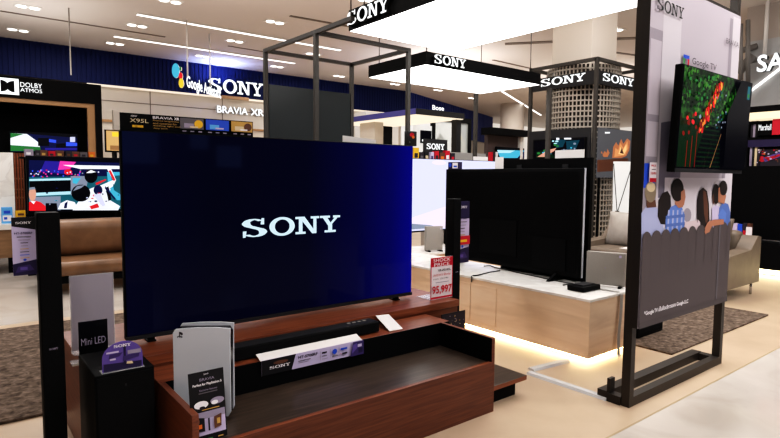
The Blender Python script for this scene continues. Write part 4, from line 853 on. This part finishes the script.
for i, (a, c, top, c1, c2, lab) in enumerate(((2, 13, 207.5, 'ink_sky', 'ink_white', 'pale blue product box on the side counter at the left edge'), (16, 26.5, 211, 'ink_yellow', 'ink_dark', 'yellow box on the side counter before the slatted rack'))):
    yy = y+.12; p, q = aty(a, 224, yy), aty(c, 224, yy); zt2 = aty(a, top, yy).z
    b = MB(); b.box(p.x, q.x, yy, yy+.10, ct+.0005, zt2, c1); fc = Face(b, (p.x, yy, ct), X, Z); fc.step = .002; w, h = q.x-p.x, zt2-ct; fc.rect(w*.1, h*.15, w*.9, h*.5, c2); fc.rect(w*.2, h*.62, w*.8, h*.8, 'ink_blue' if i == 0 else 'ink_brown'); fc.rect(w*.2, h*.25, w*.5, h*.4, 'ink_blue')
    tag(b.build('product_box'), lab, 'box')
# framed warm picture screen right of the booth
y = 11.2; p, q = aty(105.5, 152, y), aty(121.5, 130, y)
def d3(f, w, h): f.step = .002; f.rect(.02, .03, w-.02, h-.02, 'px_wood'); f.rect(w*.1, h*.1, w*.6, h*.5, 'px_tan'); f.rect(w*.15, h*.55, w*.9, h*.9, 'px_yellow'); f.rect(w*.05, h*.3, w*.95, h*.7, 'px_wood')
tv('small warm wood-coloured screen between the black booth and the big television', p.x, q.x+.5, y, p.z, aty(107, 129.5, y).z, 0, d3, .02)
# shop interior strip behind
b = MB(); y = 13.4; p, q = aty(100, 140, y), aty(262, 140, y)
t = thing('wall_shelf_unit', 'dark shelf unit along the cream back wall, seen above the big television', 'shelf', (4.5, y, 0))
zt = aty(110, 122, y).z
MB().box(p.x, q.x+.5, y, y+.4, 0, zt, 'cream').build('body', t); MB().box(p.x, q.x+.5, y-.03, y+.4, zt, zt+.05, 'gold_trim').build('top', t)

# lit letters on the blue wall
t = thing('wall_sign', 'big lit white brand letters on the blue ribbed wall', 'sign', (6.2, WV, 3.2))
b = MB(); fc = Face(b, (0, WV-.10, 0), X, Z); a, c = fc.px(208.5, 91.5), fc.px(263, 95.5); h = fc.px(208.5, 77)[1]-a[1]; fc.sony(a[0], a[1], c[0]-a[0], h, 'letter_lit', thick=.06); b.build('lettering', t)
t = thing('wall_sign', 'smaller lit white series name under the big brand letters on the cream wall', 'sign', (6.2, WV+.1, 2.8))
b = MB(); fc = Face(b, (0, WV+.05, 0), X, Z); a, c = fc.px(217, 112.5), fc.px(263, 116); h = fc.px(217, 105.5)[1]-a[1]; fc.text('BRAVIA', a[0], a[1], h, 'letter_lit', (c[0]-a[0])*.66, True, thick=.04); fc.text('XR', a[0]+(c[0]-a[0])*.72, a[1], h, 'letter_lit', (c[0]-a[0])*.3, True, thick=.04); b.build('lettering', t)
p = aty(226, 98, WV+.02); tag(MB().box(p.x-.15, p.x+.6, WV-.10, WV-.03, p.z-.03, p.z+.05, 'gold_trim').build('ledge'), 'small greenish ledge under the big brand letters on the blue wall', 'ledge')
# hanging assistant sign
g0 = atz(183, 28, ZC); gz = atd(187, 81, 9.8).z
D0 = (g0-EYE).dot(F_); g0p = V((g0.x, g0.y, 0)); a = atz(186.5, 82, 3.05); c = atz(221, 94.5, 3.05)
t = thing('hanging_sign', 'white lettered assistant sign with coloured discs hanging on two thin rods', 'sign', (a.x, a.y, ZC))
ex = V((c.x-a.x, c.y-a.y, 0)); L = ex.length; b = MB(); fc = Face(b, V((a.x, a.y, 0)), ex, Z)
hz = atd(187, 90.5, (a-EYE).dot(F_)).z; htop = atd(187, 75, (a-EYE).dot(F_)).z
fc.text('Google Assistant', 0, hz, htop-hz, 'letter_lit', L, True); b.build('lettering', t)
Da = (a-EYE).dot(F_)
for px, py, r_, cm, nm in ((176.3, 71, 4.4, 'px_cyan', 'blue_disc'), (181.3, 76.5, 2.2, 'px_red', 'red_disc'), (181.8, 83.5, 2.9, 'px_yellow', 'yellow_disc'), (181, 69, 1.2, 'px_green', 'green_disc')):
    pc = atd(px, py, Da-.15); n = ex.cross(Z).normalized(); e1 = R_; rr = r_/556*Da
    b = MB(); b.prism([pc+R_*math.cos(k*math.pi/12)*rr*.85+Z*math.sin(k*math.pi/12)*rr*1.6 for k in range(24)], -F_*.03, cm, 'white_paint'); b.build(nm, t)
k = ex.normalized()
for s, px in ((.03, 183), (.66, 211)):
    q = V((a.x, a.y, 0))+k*L*s; MB().tube([q+Z*(htop-.03), q+Z*ZC], .014, 'white_paint', 6).build('rod', t)

# brown leather sofa
FX0, FX1, FY0, FY1 = .70, 2.9, 6.78, 7.55
t = thing('leather_sofa', 'brown leather sofa with a plump back cushion behind the tower speaker', 'sofa', (1.75, 7.1, 0))
MB().rbox(FX0+.05, FX1, FY0+.05, FY1, .12, .20, 'black', .02).build('frame', t)
MB().rbox(FX0+.02, FX1, FY0, FY1-.15, .202, .36, 'leather', .06, 4).build('seat_cushion', t)
MB().rbox(FX0+.04, FX1, FY1-.26, FY1, .362, .78, 'leather', .11, 5).build('back_cushion', t)
MB().rbox(FX0+.02, FX1, FY1-.02+.022, FY1+.10, .202, .70, 'leather', .03, 3).build('backrest', t)
for x in (.84, 2.7):
    for y in (FY0+.1, FY1-.1): MB().tube([(x, y, .13), (x-.05 if x < 1 else x+.05, y-.03, 0)], .016, 'black', 8).build('leg', t)
b = MB(); b.rbox(-1.6, 1.3, 3.44, 5.55, .001, .018, 'rug', .005); tag(b.build('rug'), 'shaggy brown rug on the floor behind the left tower speaker', 'rug')

# =================================================================== middle background
# kiosk with violet-edged roof
KP = atz(415.7, 114, 2.6); KL = atz(351, 125, 2.6); kx0, ky0, ky1, kx1 = KP.x, KP.y, KL.y, atz(450, 120.5, 2.6).x
t = thing('kiosk', 'kiosk with a violet-edged flat roof and cream lit underside, beyond the steel frame', 'kiosk', ((kx0+kx1)/2, (ky0+ky1)/2, 0))
b = MB(); b.box(kx0, kx1, ky0, ky1, 2.6, 2.72, 'purple_edge', {'-y': 'charcoal', '+x': 'charcoal', 'bottom': 'black'}); fc = Face(b, (kx0, ky0, 2.6), X, Z); fc.step = .003; fc.text('Bose', (kx1-kx0)*.32, .125, .10, 'letter_lit', .34, True); b.build('roof', t)
MB().box(kx0+.02, kx1-.02, ky0+.02, ky1-.02, 2.585, 2.60, 'canopy_cream').build('lit_underside', t)
MB().box(kx0+.5, kx1-.1, ky1-.5, ky1-.35, 0, 2.585, 'black').build('back_panel', t)
b = MB(); b.box(kx0+.25, kx0+.5, ky1-1.2, ky1-.6, 0, 2.585, 'cream'); b.build('pillar', t)
for z in (1.75, 2.05): MB().box(kx0+.52, kx1-.2, ky1-.56, ky1-.502, z, z+.05, 'cream_lit').build('shelf_light', t)
MB().box(kx1-.15, kx1, ky0+.1, ky0+.25, 0, 2.585, 'charcoal').build('pillar', t)
p, q = aty(366, 116, 13.6), aty(386, 111, 13.6); tag(MB().box(p.x, q.x+.5, 13.6, 14.2, 0, aty(370, 111.5, 13.6).z, 'white_paint').build('partition'), 'white block showing over the violet roof of the kiosk', 'partition')
# glass-fronted store
SVY = 10.2; p, q = aty(432.5, 157, SVY), aty(471, 157, SVY); zt, zt2 = aty(433, 120, SVY).z, aty(470, 121.5, SVY).z
t = thing('glass_shop', 'black framed glass shop front beyond the small lit brand sign', 'shop front', ((p.x+q.x)/2, SVY, 0))
fw = .09
for x in (p.x, q.x-fw): MB().box(x, x+fw, SVY, SVY+.1, 0, zt, 'black').build('frame_post', t)
MB().box(p.x, q.x, SVY, SVY+.1, zt, zt+.12, 'black').build('frame_top', t)
MB().box(p.x+fw, q.x-fw, SVY+.04, SVY+.05, .05, zt, 'glass_panel').build('glass', t)
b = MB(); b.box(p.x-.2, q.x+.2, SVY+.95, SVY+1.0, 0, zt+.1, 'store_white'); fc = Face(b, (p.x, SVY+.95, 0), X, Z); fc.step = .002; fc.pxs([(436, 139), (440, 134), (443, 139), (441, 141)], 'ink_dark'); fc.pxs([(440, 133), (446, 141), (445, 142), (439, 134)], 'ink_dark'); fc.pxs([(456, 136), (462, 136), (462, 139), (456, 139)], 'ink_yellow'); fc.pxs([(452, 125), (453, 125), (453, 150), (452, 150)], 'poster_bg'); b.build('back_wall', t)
p2, q2 = aty(419, 157, SVY), aty(432, 157, SVY)
t = thing('wall_screen', 'dark screen on a white column left of the glass shop front', 'screen', (p2.x+.3, SVY, 0))
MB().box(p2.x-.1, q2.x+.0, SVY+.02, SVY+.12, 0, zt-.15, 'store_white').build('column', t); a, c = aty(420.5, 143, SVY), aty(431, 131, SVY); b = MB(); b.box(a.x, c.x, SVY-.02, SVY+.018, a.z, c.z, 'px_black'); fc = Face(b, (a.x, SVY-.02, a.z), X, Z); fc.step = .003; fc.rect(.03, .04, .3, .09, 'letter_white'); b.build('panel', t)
# grey block and white ledge right of shop front
p, q = aty(450, 158, 8.2), aty(486, 150, 8.2)
tag(MB().box(p.x, q.x, 8.2, 8.5, 0, aty(460, 152.5, 8.2).z, 'grey_glass').build('low_partition'), 'long grey low partition below the glass shop front', 'partition')
# far cylinder column
pc = atd(511.5, 150, 22); tag(MB().tube([(pc.x, pc.y, 0), (pc.x, pc.y, ZC-.001)], .46, 'column_paint', 32).build('round_column'), 'plain round cream column far behind the black booth with a blue screen', 'column')
# black booth with blue screen
y = 9.0; p, q = aty(490, 157, y), aty(527, 157, y); zf1, zf0 = aty(490, 127, y).z, aty(490, 134, y).z
t = thing('display_booth', 'dark booth with a heavy black cornice and a blue screen, right of the grey post', 'booth', ((p.x+q.x)/2, y, 0))
MB().box(p.x, q.x, y, y+.3, zf0, zf1, 'black').build('cornice', t); MB().box(p.x+.12, q.x-.12, y+.2, y+.3, 0, zf0, 'booth_brown').build('body', t); MB().box(q.x-.14, q.x-.04, y+.1, y+.19, 0, zf0, 'white_paint').build('side_trim', t)
def d4(f, w, h): f.step = .003; f.pxs([(497, 150), (524, 150.5), (524, 158), (500, 158)], 'px_cyan'); f.pxs([(497, 150), (515, 150.5), (510, 153), (498, 153)], 'px_ice'); f.pxs([(517, 158), (524, 151), (524, 158)], 'px_navy')
a, c = aty(496.5, 160, y+.12), aty(524.5, 149.5, y+.12); tv('television with an icy blue picture in the dark booth', a.x, c.x, y+.12, a.z-.4, c.z+.03, 0, d4, .02, legs=False)
for i, (px, cm) in enumerate(((492, 'ink_red'), (494.5, 'ink_dark'), (497, 'ink_white'))):
    yy = y-.15; a = aty(px, 158, yy); zb = 1.55; b = MB(); b.box(a.x-.04, a.x+.03, yy, yy+.08, zb, aty(px, 152, yy).z, cm); b.box(a.x-.04, a.x+.03, yy-.002, yy, zb+.03, zb+.07, 'ink_lav'); tag(b.build('product_box'), ['red', 'dark', 'white'][i]+' small box beside the icy blue picture, on the booth counter', 'box', 'boxes on the booth counter')
a = aty(489, 158, y-.2); tag(MB().box(a.x, a.x+.6, y-.25, y-.02, 0, 1.55, 'white_paint').build('booth_counter'), 'small white counter before the dark booth with boxes on it', 'counter')

# column clad in metal lattice with a sign frame round it
K = V((7.66, 4.72, 0)); KS = 1.25
pc = V((K.x+.62, K.y+.62, 0)); z2 = atd(597, 57, 8.3).z; s1 = atd(597, 69.5, 8.3).z; s0 = atd(597, 83, 8.3).z; w1, w0 = atd(597, 127, 8.3).z, 1.32
t = thing('lattice_column', 'column clad in a round metal lattice inside the sign frame', 'column', pc)
MB().box(pc.x-.36, pc.x+.36, pc.y-.36, pc.y+.36, z2-.3, ZC-.001, 'column_paint').build('pillar', t)
MB().tube([pc+Z*.01, pc+Z*(z2-.02)], .50, 'bronze_dark', 40).build('core', t)
b = MB()
for k in range(60):
    a = k*2*math.pi/60; q = pc+V((math.cos(a), math.sin(a), 0))*.56; tq = V((-math.sin(a), math.cos(a), 0)); nq = V((math.cos(a), math.sin(a), 0))
    b.prism([q-tq*.010, q+tq*.010, q+tq*.010+nq*.02, q-tq*.010+nq*.02], Z*(z2-.03), 'lattice_metal')
z = .05
while z < z2-.05:
    ring = []
    for k in range(60): a = k*2*math.pi/60; ring.append((math.cos(a), math.sin(a)))
    vs = [pc+V((c*.565, s*.565, z)) for c, s in ring]+[pc+V((c*.59, s*.59, z)) for c, s in ring]+[pc+V((c*.59, s*.59, z+.022)) for c, s in ring]+[pc+V((c*.565, s*.565, z+.022)) for c, s in ring]; n = 60
    b.add(vs, [(j*n+k, j*n+(k+1) % n, ((j+1) % 4)*n+(k+1) % n, ((j+1) % 4)*n+k) for j in range(4) for k in range(n)], 'lattice_metal'); z += .082
b.build('lattice_cladding', t)
t = thing('sign_frame', 'square dark metal frame with two lit brand signs around the lattice column', 'sign', K+V((.6, .6, 0)))
yf = atx(531.5, 67, K.x).y; KX1 = K.x+1.35
cs = [K, V((K.x, yf, 0)), V((KX1, K.y, 0)), V((KX1, yf, 0))]
for q in cs: MB().bar(q, q+Z*z2, .05, 'steel').build('post', t)
for a, c in ((0, 1), (0, 2), (1, 3), (2, 3)):
    for zz in (z2-.025,): MB().bar(cs[a]+Z*zz, cs[c]+Z*zz, .05, 'steel').build('beam', t)
b = MB(); b.box(K.x-.01, K.x+.03, K.y+.03, yf, s0, s1, 'charcoal'); fc = Face(b, (K.x-.01, yf, s0), -Y, Z); fc.step = .004; a, c = fc.px(541, 80), fc.px(585.5, 77); fc.sony(a[0], .06, c[0]-a[0], (s1-s0)*.62, 'letter_lit'); b.build('sign_board', t)
b = MB(); b.box(K.x+.03, KX1, K.y-.01, K.y+.03, s0, s1, 'charcoal'); fc = Face(b, (K.x+.03, K.y-.01, s0), X, Z); fc.step = .004; a, c = fc.px(602.5, 80), fc.px(633.5, 85); fc.sony(a[0], .055, c[0]-a[0], (s1-s0)*.62, 'letter_lit'); b.build('sign_board', t)
t = thing('display_partition', 'black panel with a dark underwater television, facing the counter', 'panel', (K.x, 5.7, 0))
yw = atx(529, 150, K.x-.06).y
MB().box(K.x-.06, K.x-.03, K.y+.03, yw, w0, w1, 'charcoal').build('board', t); MB().bar((K.x-.045, K.y+.06, 0), (K.x-.045, K.y+.06, w0), .03, 'black').build('leg', t); MB().bar((K.x-.045, yw-.06, 0), (K.x-.045, yw-.06, w0), .03, 'black').build('leg', t)
xx = K.x-.10; y1, y0 = atx(533, 150, xx).y, atx(585, 150, xx).y; zt, zb = atx(585, 137, xx).z, atx(585, 160, xx).z
t = thing('television', 'dark television with a green reef picture on the black panel by the lattice column', 'television', (xx, (y0+y1)/2, zb))
MB().box(xx, xx+.0395, y0, y1, zb, zt, 'black').build('housing', t)
b = MB(); b.box(xx-.004, xx, y0+.02, y1-.02, zb+.03, zt-.02, 'px_black'); fc = Face(b, (xx-.004, y1, zb), -Y, Z); fc.step = .0015
fc.pxs([(536, 152), (548, 149), (556, 158), (536, 158)], 'px_dgreen'); fc.pxs([(556, 139), (566, 140), (563, 147), (556, 148)], 'px_reef'); fc.pxs([(566, 141), (580, 140), (576, 149), (567, 150)], 'px_reef')
for i in range(26): fc.pov(random.uniform(538, 578), random.uniform(141, 156), random.uniform(.7, 2), random.uniform(.5, 1.3), random.choice(['px_cyan', 'px_green', 'px_teal', 'px_grey', 'px_teal', 'px_ice']), n=6)
fc.pxs([(539, 157), (550, 150), (558, 148), (556, 151), (546, 157)], 'px_skin'); fc.pxs([(558, 138), (561, 138), (561, 140), (558, 140)], 'px_white'); fc.pxs([(566, 138), (573, 138), (573, 139.5), (566, 139.5)], 'px_white'); b.build('screen', t)
t = thing('poster_panel', 'grey poster board with a glowing campfire picture right of the frame corner post', 'poster', (K.x+.6, K.y, 0))
b = MB(); b.box(K.x+.03, KX1, K.y-.05, K.y-.03, w0, w1, 'px_panel'); fc = Face(b, (K.x+.03, K.y-.05, w0), X, Z); fc.step = .002
w, h = KX1-K.x-.03, w1-w0
fc.pxs([(597, 160), (628, 158), (628, 170), (597, 172)], 'ink_brown'); fc.pxs([(612, 158), (613, 147), (616, 142), (618, 146), (621, 139), (623, 144), (627, 138.5), (630, 141), (629, 150), (626, 156), (621, 158)], 'px_glow')
fc.pxs([(614, 157), (615, 148), (618, 150), (620, 143), (623, 148), (627, 141), (628, 148), (625, 155), (620, 156)], 'px_amber'); fc.pxs([(618, 154), (620, 147), (622, 151), (626, 144), (626, 150), (623, 155)], 'px_flame'); fc.pxs([(602, 155), (604, 151), (606, 153), (607, 149), (609, 153), (607, 157), (603, 157)], 'px_glow'); fc.pxs([(600, 153), (601, 151), (602, 154)], 'px_glow'); fc.pxs([(619, 153), (621, 147.5), (623, 154)], 'ink_brown')
fc.pxs([(604, 132), (609, 132), (609, 133.5), (604, 133.5)], 'letter_white'); b.build('board', t)
for x in (K.x+.1, KX1-.08): MB().bar((x, K.y-.04, 0), (x, K.y-.04, w0), .03, 'black').build('leg', t)
# back of an X-banner
D_ = 7.95; q = [atd(x, y, D_) for x, y in ((613.5, 161.5), (632, 161.5), (632, 240), (615.5, 240))]
hp = q[0]; ex = V((R_.x, R_.y, 0)).normalized(); wd = .27; bx = V((q[0].x, q[0].y, 0))
t = thing('standing_banner', 'plain white back of a stand-up banner with black cross rods behind the beige sofa', 'banner', bx+ex*wd/2)
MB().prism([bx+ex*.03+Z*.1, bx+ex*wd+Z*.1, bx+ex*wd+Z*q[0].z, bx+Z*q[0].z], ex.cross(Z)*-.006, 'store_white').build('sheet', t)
bk = -V((F_.x, F_.y, 0)).normalized()*.05; hub = bx+ex*.06+Z*atd(617, 213, D_).z+bk
for e in (bx+Z*q[0].z*.98, bx+ex*wd+Z*q[0].z*.98): MB().tube([hub, e+bk*.2], .006, 'black', 6).build('rod', t)
for e in (bx-ex*.15, bx+ex*.3): MB().tube([hub, e+bk*2], .008, 'black', 6).build('leg', t)
MB().tube([hub-Z*.03, hub+Z*.03], .03, 'black', 10).build('hub', t)

# beige sofa behind the counter and the banner
UX0, UX1, UY0, UY1 = 6.32, 7.2, 2.3, 4.10
t = thing('beige_sofa', 'beige leather sofa with grey cushions behind the banner stand', 'sofa', (6.75, 3.3, 0))
MB().rbox(UX0+.02, UX1-.02, UY0+.16, UY1-.16, .16, .30, 'beige_leather', .02).build('seat_base', t)
MB().rbox(UX0, UX1-.24, UY0+.165, UY1-.165, .302, .45, 'beige_leather', .05, 4).build('seat_cushion', t)
MB().rbox(UX1-.22, UX1, UY0+.165, UY1-.165, .302, .72, 'beige_leather', .06, 4).build('backrest', t)
for y0 in (UY0, UY1-.16):
    b = MB(); b.prism([(UX0, y0, .15), (UX1, y0, .15), (UX1, y0, .66), (UX1-.10, y0, .68), (UX1-.20, y0, .60), (UX1-.28, y0, .53), (UX0+.03, y0, .50), (UX0, y0, .47)], (0, .16, 0), 'beige_leather'); b.build('arm', t, bevel=.025)
for x in (UX0+.06, UX1-.06):
    for y in (UY0+.06, UY1-.06): MB().tube([(x, y, .16), (x, y, 0)], .014, 'chrome', 8).build('leg', t)
def cushion(c, w, h, lean, label, m):
    bm = bmesh.new(); bmesh.ops.create_cube(bm, size=1); bmesh.ops.subdivide_edges(bm, edges=bm.edges[:], cuts=6, use_grid_fill=True)
    for v in bm.verts:
        x, y, z = v.co*2; k = (1-abs(y)**2.4)*(1-abs(z)**2.4); v.co = V((math.copysign(.02+.085*max(k, 0)**.6, x)*(abs(x) if abs(x) < 1 else 1), y*w/2*(1-.05*(1-abs(z))), z*h/2*(1-.05*(1-abs(y)))))
    b = MB(); xf = Matrix.Translation(c) @ Matrix.Rotation(lean, 4, 'Y'); b.bm(bm, m, xf, True); return tag(b.build('cushion'), label, 'cushion')
mat('cushion_grey', (.33, .30, .27), .8, noise=.1, nscale=8, bump=.3)
cushion(V((6.80, 3.66, .66)), .56, .44, .25, 'pale grey cushion on the left end of the beige sofa', 'cushion_grey')
cushion(V((6.84, 2.76, .66)), .56, .42, .25, 'taupe cushion against the right arm of the beige sofa', 'beige_leather')
p = atz(612, 252, .455); tag(MB().box(6.4, 6.6, 3.35, 3.55, .4525, .459, 'white_card').box(6.5, 6.6, 3.36, 3.46, .459, .461, 'ink_red').build('leaflet'), 'white and red leaflet lying on the seat of the beige sofa', 'leaflet')

# =================================================================== right background
WX = 9.0
def wy(px, x=WX): return atx(px, 180, x).y
t = thing('wall_television', 'wide black wall panel above a low black console at far right', 'panel', (WX, 2.6, .44))
z1 = atx(775, 167, WX).z
MB().box(WX, WX+.08, 1.2, 3.9, .45, z1, 'black').build('panel', t); MB().box(WX-.012, WX, 1.2, 3.9, .45, .465, 'chrome').build('bottom_trim', t)
t = thing('low_console', 'low black console with a light strip along its foot at far right', 'cabinet', (WX, 2.6, 0))
MB().box(WX-.35, WX+.08, 1.2, 3.9, .10, .44, 'black').build('body', t); MB().box(WX-.20, WX+.08, 1.3, 3.8, 0, .10, 'charcoal').build('foot', t); MB().box(WX-.26, WX-.21, 1.25, 3.85, .02, .07, 'led_warm').build('light_strip', t)
zc = .44
for i, (px0, px1, py, c1, c2, lab) in enumerate(((731, 737, 223, 'ink_lav', 'ink_blue', 'blue leaflet pack at the left on the low black console'), (737.5, 742, 224, 'ink_blue', 'ink_lav', 'dark blue leaflet pack second from left on the low black console'), (742.5, 746.5, 223, 'ink_dark', 'ink_red', 'dark leaflet pack in the middle of the low black console'), (747, 751, 223.5, 'ink_brown', 'ink_red', 'red leaflet pack at the right on the low black console'))):
    x = WX-.28; ya, yb = atx(px0, 230, x).y, atx(px1, 230, x).y; zt = atx(px0, py, x).z
    b = MB(); b.box(x, x+.06, yb, ya, zc+.0005, zt, c1); fc = Face(b, (x, ya, zc), -Y, Z); fc.step = .003; fc.rect((ya-yb)*.15, (zt-zc)*.2, (ya-yb)*.85, (zt-zc)*.6, c2)
    tag(b.build('leaflet_pack'), lab, 'leaflet', 'leaflet packs on the low console')
x = WX-.33; ya, yb = atx(746, 230, x).y, atx(752, 230, x).y
b = MB(); b.box(x, x+.005, yb, ya, zc+.0005, atx(749, 227, x).z, 'tag_white'); fc = Face(b, (x, ya, zc), -Y, Z); fc.step = .002; fc.text('990', .02, .05, .05, 'ink_red', (ya-yb)*.6, True); tag(b.build('price_card'), 'small white price card before the red leaflet pack on the low black console', 'price card')
# shelf with audio goods, light strip
SX = 9.3
z0, z1 = atx(760, 166, SX).z, atx(760, 121, SX).z; ym = wy(744.5, SX)
t = thing('audio_shelf', 'tall black shelf with two lit compartments of audio goods at far right', 'shelf', (SX, 2.4, 0))
b = MB(); b.box(SX+.45, SX+.5, 1.0, ym, 0, z1, 'black'); b.box(SX, SX+.45, ym-.02, ym, 0, z1, 'black'); b.build('body', t)
for pyy in (121, 137, 142.5, 166): zz = atx(760, pyy, SX).z; MB().box(SX, SX+.45, 1.0, ym-.02, zz-.04, zz, 'black').build('shelf_board', t)
zz0, zz1 = atx(760, 153, SX).z, atx(760, 137, SX).z
b = MB(); b.box(SX-.01, SX, 1.0, ym-.02, atx(760, 147, SX).z, atx(760, 137, SX).z-.04, 'ink_deep'); b.build('blue_band', t)
zf = atx(760, 121, SX).z
b = MB(); b.box(SX-.12, SX+.5, 1.0, ym+.02, zf+.02, atx(760, 113, SX).z, 'cream_lit'); b.build('light_strip', t)
b = MB(); b.box(SX-.12, SX+.5, 1.0, ym+.02, atx(760, 113, SX).z+.001, atx(760, 107, SX).z, 'black'); b.build('fascia', t)
b = MB(); zb1 = atx(765, 135.5, SX).z; b.box(SX-.06, SX-.02, wy(780, SX)-.4, wy(757, SX), zb1, atx(765, 126, SX).z, 'black'); fc = Face(b, (SX-.06, wy(757, SX), zb1), -Y, Z); fc.step = .004; a, c = fc.px(758.5, 133), fc.px(771, 133); fc.text('Marshall', a[0], .07, .085, 'letter_lit', c[0]-a[0]); a = fc.px(772, 135)[0]; fc.rect(a, 0, a+.8, .22, 'ink_red'); fc.poly([(a+.1, .05), (a+.3, .1), (a+.2, .15)], 'ink_pinkish'); tag(b.build('name_board'), 'black and red name board with white script on the upper shelf at far right', 'sign')
for i in range(4):
    a = wy(747.3+i*2.3, SX); zb1 = atx(760, 137, SX).z; tag(MB().rbox(SX+.02, SX+.14, a-.034, a, zb1+.0005, zb1+.24, ['ink_dark', 'ink_light', 'ink_black', 'ink_cream'][i], .004).build('slim_speaker'), ['dark', 'grey', 'black', 'cream'][i]+' slim box on the upper audio shelf beside the name board', 'speaker', 'slim boxes on the upper audio shelf') if i < 3 else None
for i, (px, cm) in enumerate(((747.5, 'ink_light'), (750, 'ink_black'), (752.5, 'ink_cream'), (754.8, 'ink_dark'))):
    a = wy(px, SX); zb1 = atx(760, 166, SX).z; tag(MB().rbox(SX+.02, SX+.16, a-.034, a, zb1+.0005, zb1+.30, cm, .004).build('slim_speaker'), ['grey', 'black', 'cream', 'dark'][i]+' slim box on the lower audio shelf, left of the colourful display', 'speaker', 'slim boxes on the lower audio shelf')
zb1 = atx(760, 166, SX).z; za = atx(765, 149, SX).z; b = MB(); y1 = wy(757, SX); b.box(SX+.05, SX+.09, y1-1.0, y1, zb1+.0005, za, 'ink_dark'); fc = Face(b, (SX+.05, y1, zb1), -Y, Z); fc.step = .0015
fc.pov(762, 159, 3, 3, 'ink_red'); fc.pxs([(757, 150), (762, 149), (758, 156)], 'ink_pinkish'); fc.pxs([(763, 158), (780, 152), (780, 157), (765, 162)], 'ink_violet'); fc.pxs([(766, 158), (780, 154), (780, 156), (768, 161)], 'ink_red')
for i in range(26): fc.pov(random.uniform(758, 780), random.uniform(149.5, 164.5), random.uniform(.6, 1.6), random.uniform(.5, 1.2), random.choice(['ink_orange', 'ink_pinkish', 'ink_purple', 'ink_red', 'ink_brown', 'ink_lav']), n=6)
tag(b.build('picture_board'), 'colourful picture board of instruments on the lower audio shelf', 'display')
# maker's sign over the shelf, glass wall and service ducts
GX = 10.6
gt = atx(760, 78, GX).z
t = thing('shop_sign', 'large lit white maker name over the audio shelf, cut by the picture edge', 'sign', (GX-.3, 2.0, 3.0))
b = MB(); fc = Face(b, (GX-.35, atx(757, 63, GX-.35).y, 0), -Y, Z); a = fc.px(757, 72.5); c = fc.px(757, 55.5); fc.text('SAMSUNG', 0, a[1], c[1]-a[1], 'letter_lit', (c[1]-a[1])*5.6, True, thick=.08); b.build('lettering', t)
MB().bar((GX-.2, 0.2, c[1]-.02), (GX-.2, wy(758, GX-.2), c[1]-.02), .05, 'grey_box').build('rail', t)
q0 = atx(765, 50, GX-.2); MB().tube([(GX-.2, q0.y, c[1]), (GX-.2, q0.y, ZC-.001)], .03, 'white_paint', 8).build('rod', t)
struct(MB().box(GX, GX+.1, -3, wy(738, GX), 2.0, gt+.62, 'grey_glass'), 'wall_sign_panel')
p, q = atx(748, 93, GX-.03), atx(786, 64, GX-.03); tag(MB().bar(p, q, .03, 'line_white').build('linear_light'), 'slanting white line of light under the maker name at far right', 'light')
for i, (pts, r_) in enumerate((([(737, 52), (757, 46)], .05), ([(737, 64), (757, 60)], .04), ([(738, 73), (753, 55)], .07), ([(748, 20), (748, 84)], .035), ([(741, 24), (741, 80)], .03))):
    pp = [atx(x, y, GX-.08-.17*i) for x, y in pts]; tag(MB().tube(pp, r_, 'duct', 8).build('service_duct'), ['upper level grey duct beside the maker name', 'lower level grey duct beside the maker name', 'thick slanting grey duct left of the maker name', 'upright grey pipe nearest the maker name', 'upright grey pipe beside the banner edge'][i], 'duct')
struct(MB().box(GX+.1, GX+.2, -7, wy(736, GX), gt+.62, ZC, 'soffit'), 'wall_sign_upper')
struct(MB().box(GX+.5, GX+.6, -7, 5.2, 0, 2.6, 'charcoal'), 'wall_side')

# =================================================================== light
def area(name, loc, size, power, col=(1, .93, .85), rot=(0, 0, 0), sy=None):
    l = bpy.data.lights.new(name, 'AREA'); l.energy = power; l.color = col; l.size = size
    if sy: l.shape = 'RECTANGLE'; l.size_y = sy
    o = bpy.data.objects.new(name, l); C.objects.link(o); o.location = loc; o.rotation_euler = rot; return o
for i, (x, y, p) in enumerate(((1.0, 8.2, 120), (5.5, 9.5, 130), (6.0, 1.0, 130), (2.5, -1.8, 150), (6.3, 3.4, 120), (9.6, 7.4, 120), (12, 9, 190), (1.0, 4.6, 60), (-1.0, 6.0, 130), (17, 8, 200), (15.5, 12.3, 160), (7.0, -2.5, 190), (-.8, -1.0, 150), (4.5, -.5, 120), (2, 12.5, 120), (8, 12.5, 130))):
    area('ceiling_fill', (x, y, ZC-.08), 1.2, p*.63, (1, .97, .94))  # unseen lamps for the ceiling lights, some added to brighten console, poster and column
for x, y, z, p in ((1.0, 11.4, 2.95, 50), (2.5, 7.2, 2.9, 90), (9.5, 10.0, 2.95, 120), (7.5, 2.6, 2.9, 110), (5.4, 5.4, 2.9, 60), (3.5, 2.8, 2.85, 80), (14, 9, 2.9, 120)):
    area('ceiling_uplight_fill', (x, y, z), 2.0, p*.5, (1, .95, .91), (math.pi, 0, 0))  # added upward lamps, no such fittings: they only brighten the ceiling
area('wall_sign_glow', (5.6, WV-.5, 3.7), .5, 30, (.35, .45, 1), (math.pi, 0, 0), .5)
w = bpy.data.worlds.new('world'); SC.world = w; w.use_nodes = True
w.node_tree.nodes['Background'].inputs['Color'].default_value = (1, .97, .95, 1); w.node_tree.nodes['Background'].inputs['Strength'].default_value = .1
SC.view_settings.view_transform = 'Standard'; SC.view_settings.look = 'None'
vs = SC.view_settings; vs.use_curve_mapping = True; cm = vs.curve_mapping; cv = cm.curves[3]
for pt in ((.02, .011), (.08, .062), (.25, .25), (.55, .60)): cv.points.new(*pt)
cm.update()
SC.cycles.use_denoising = True
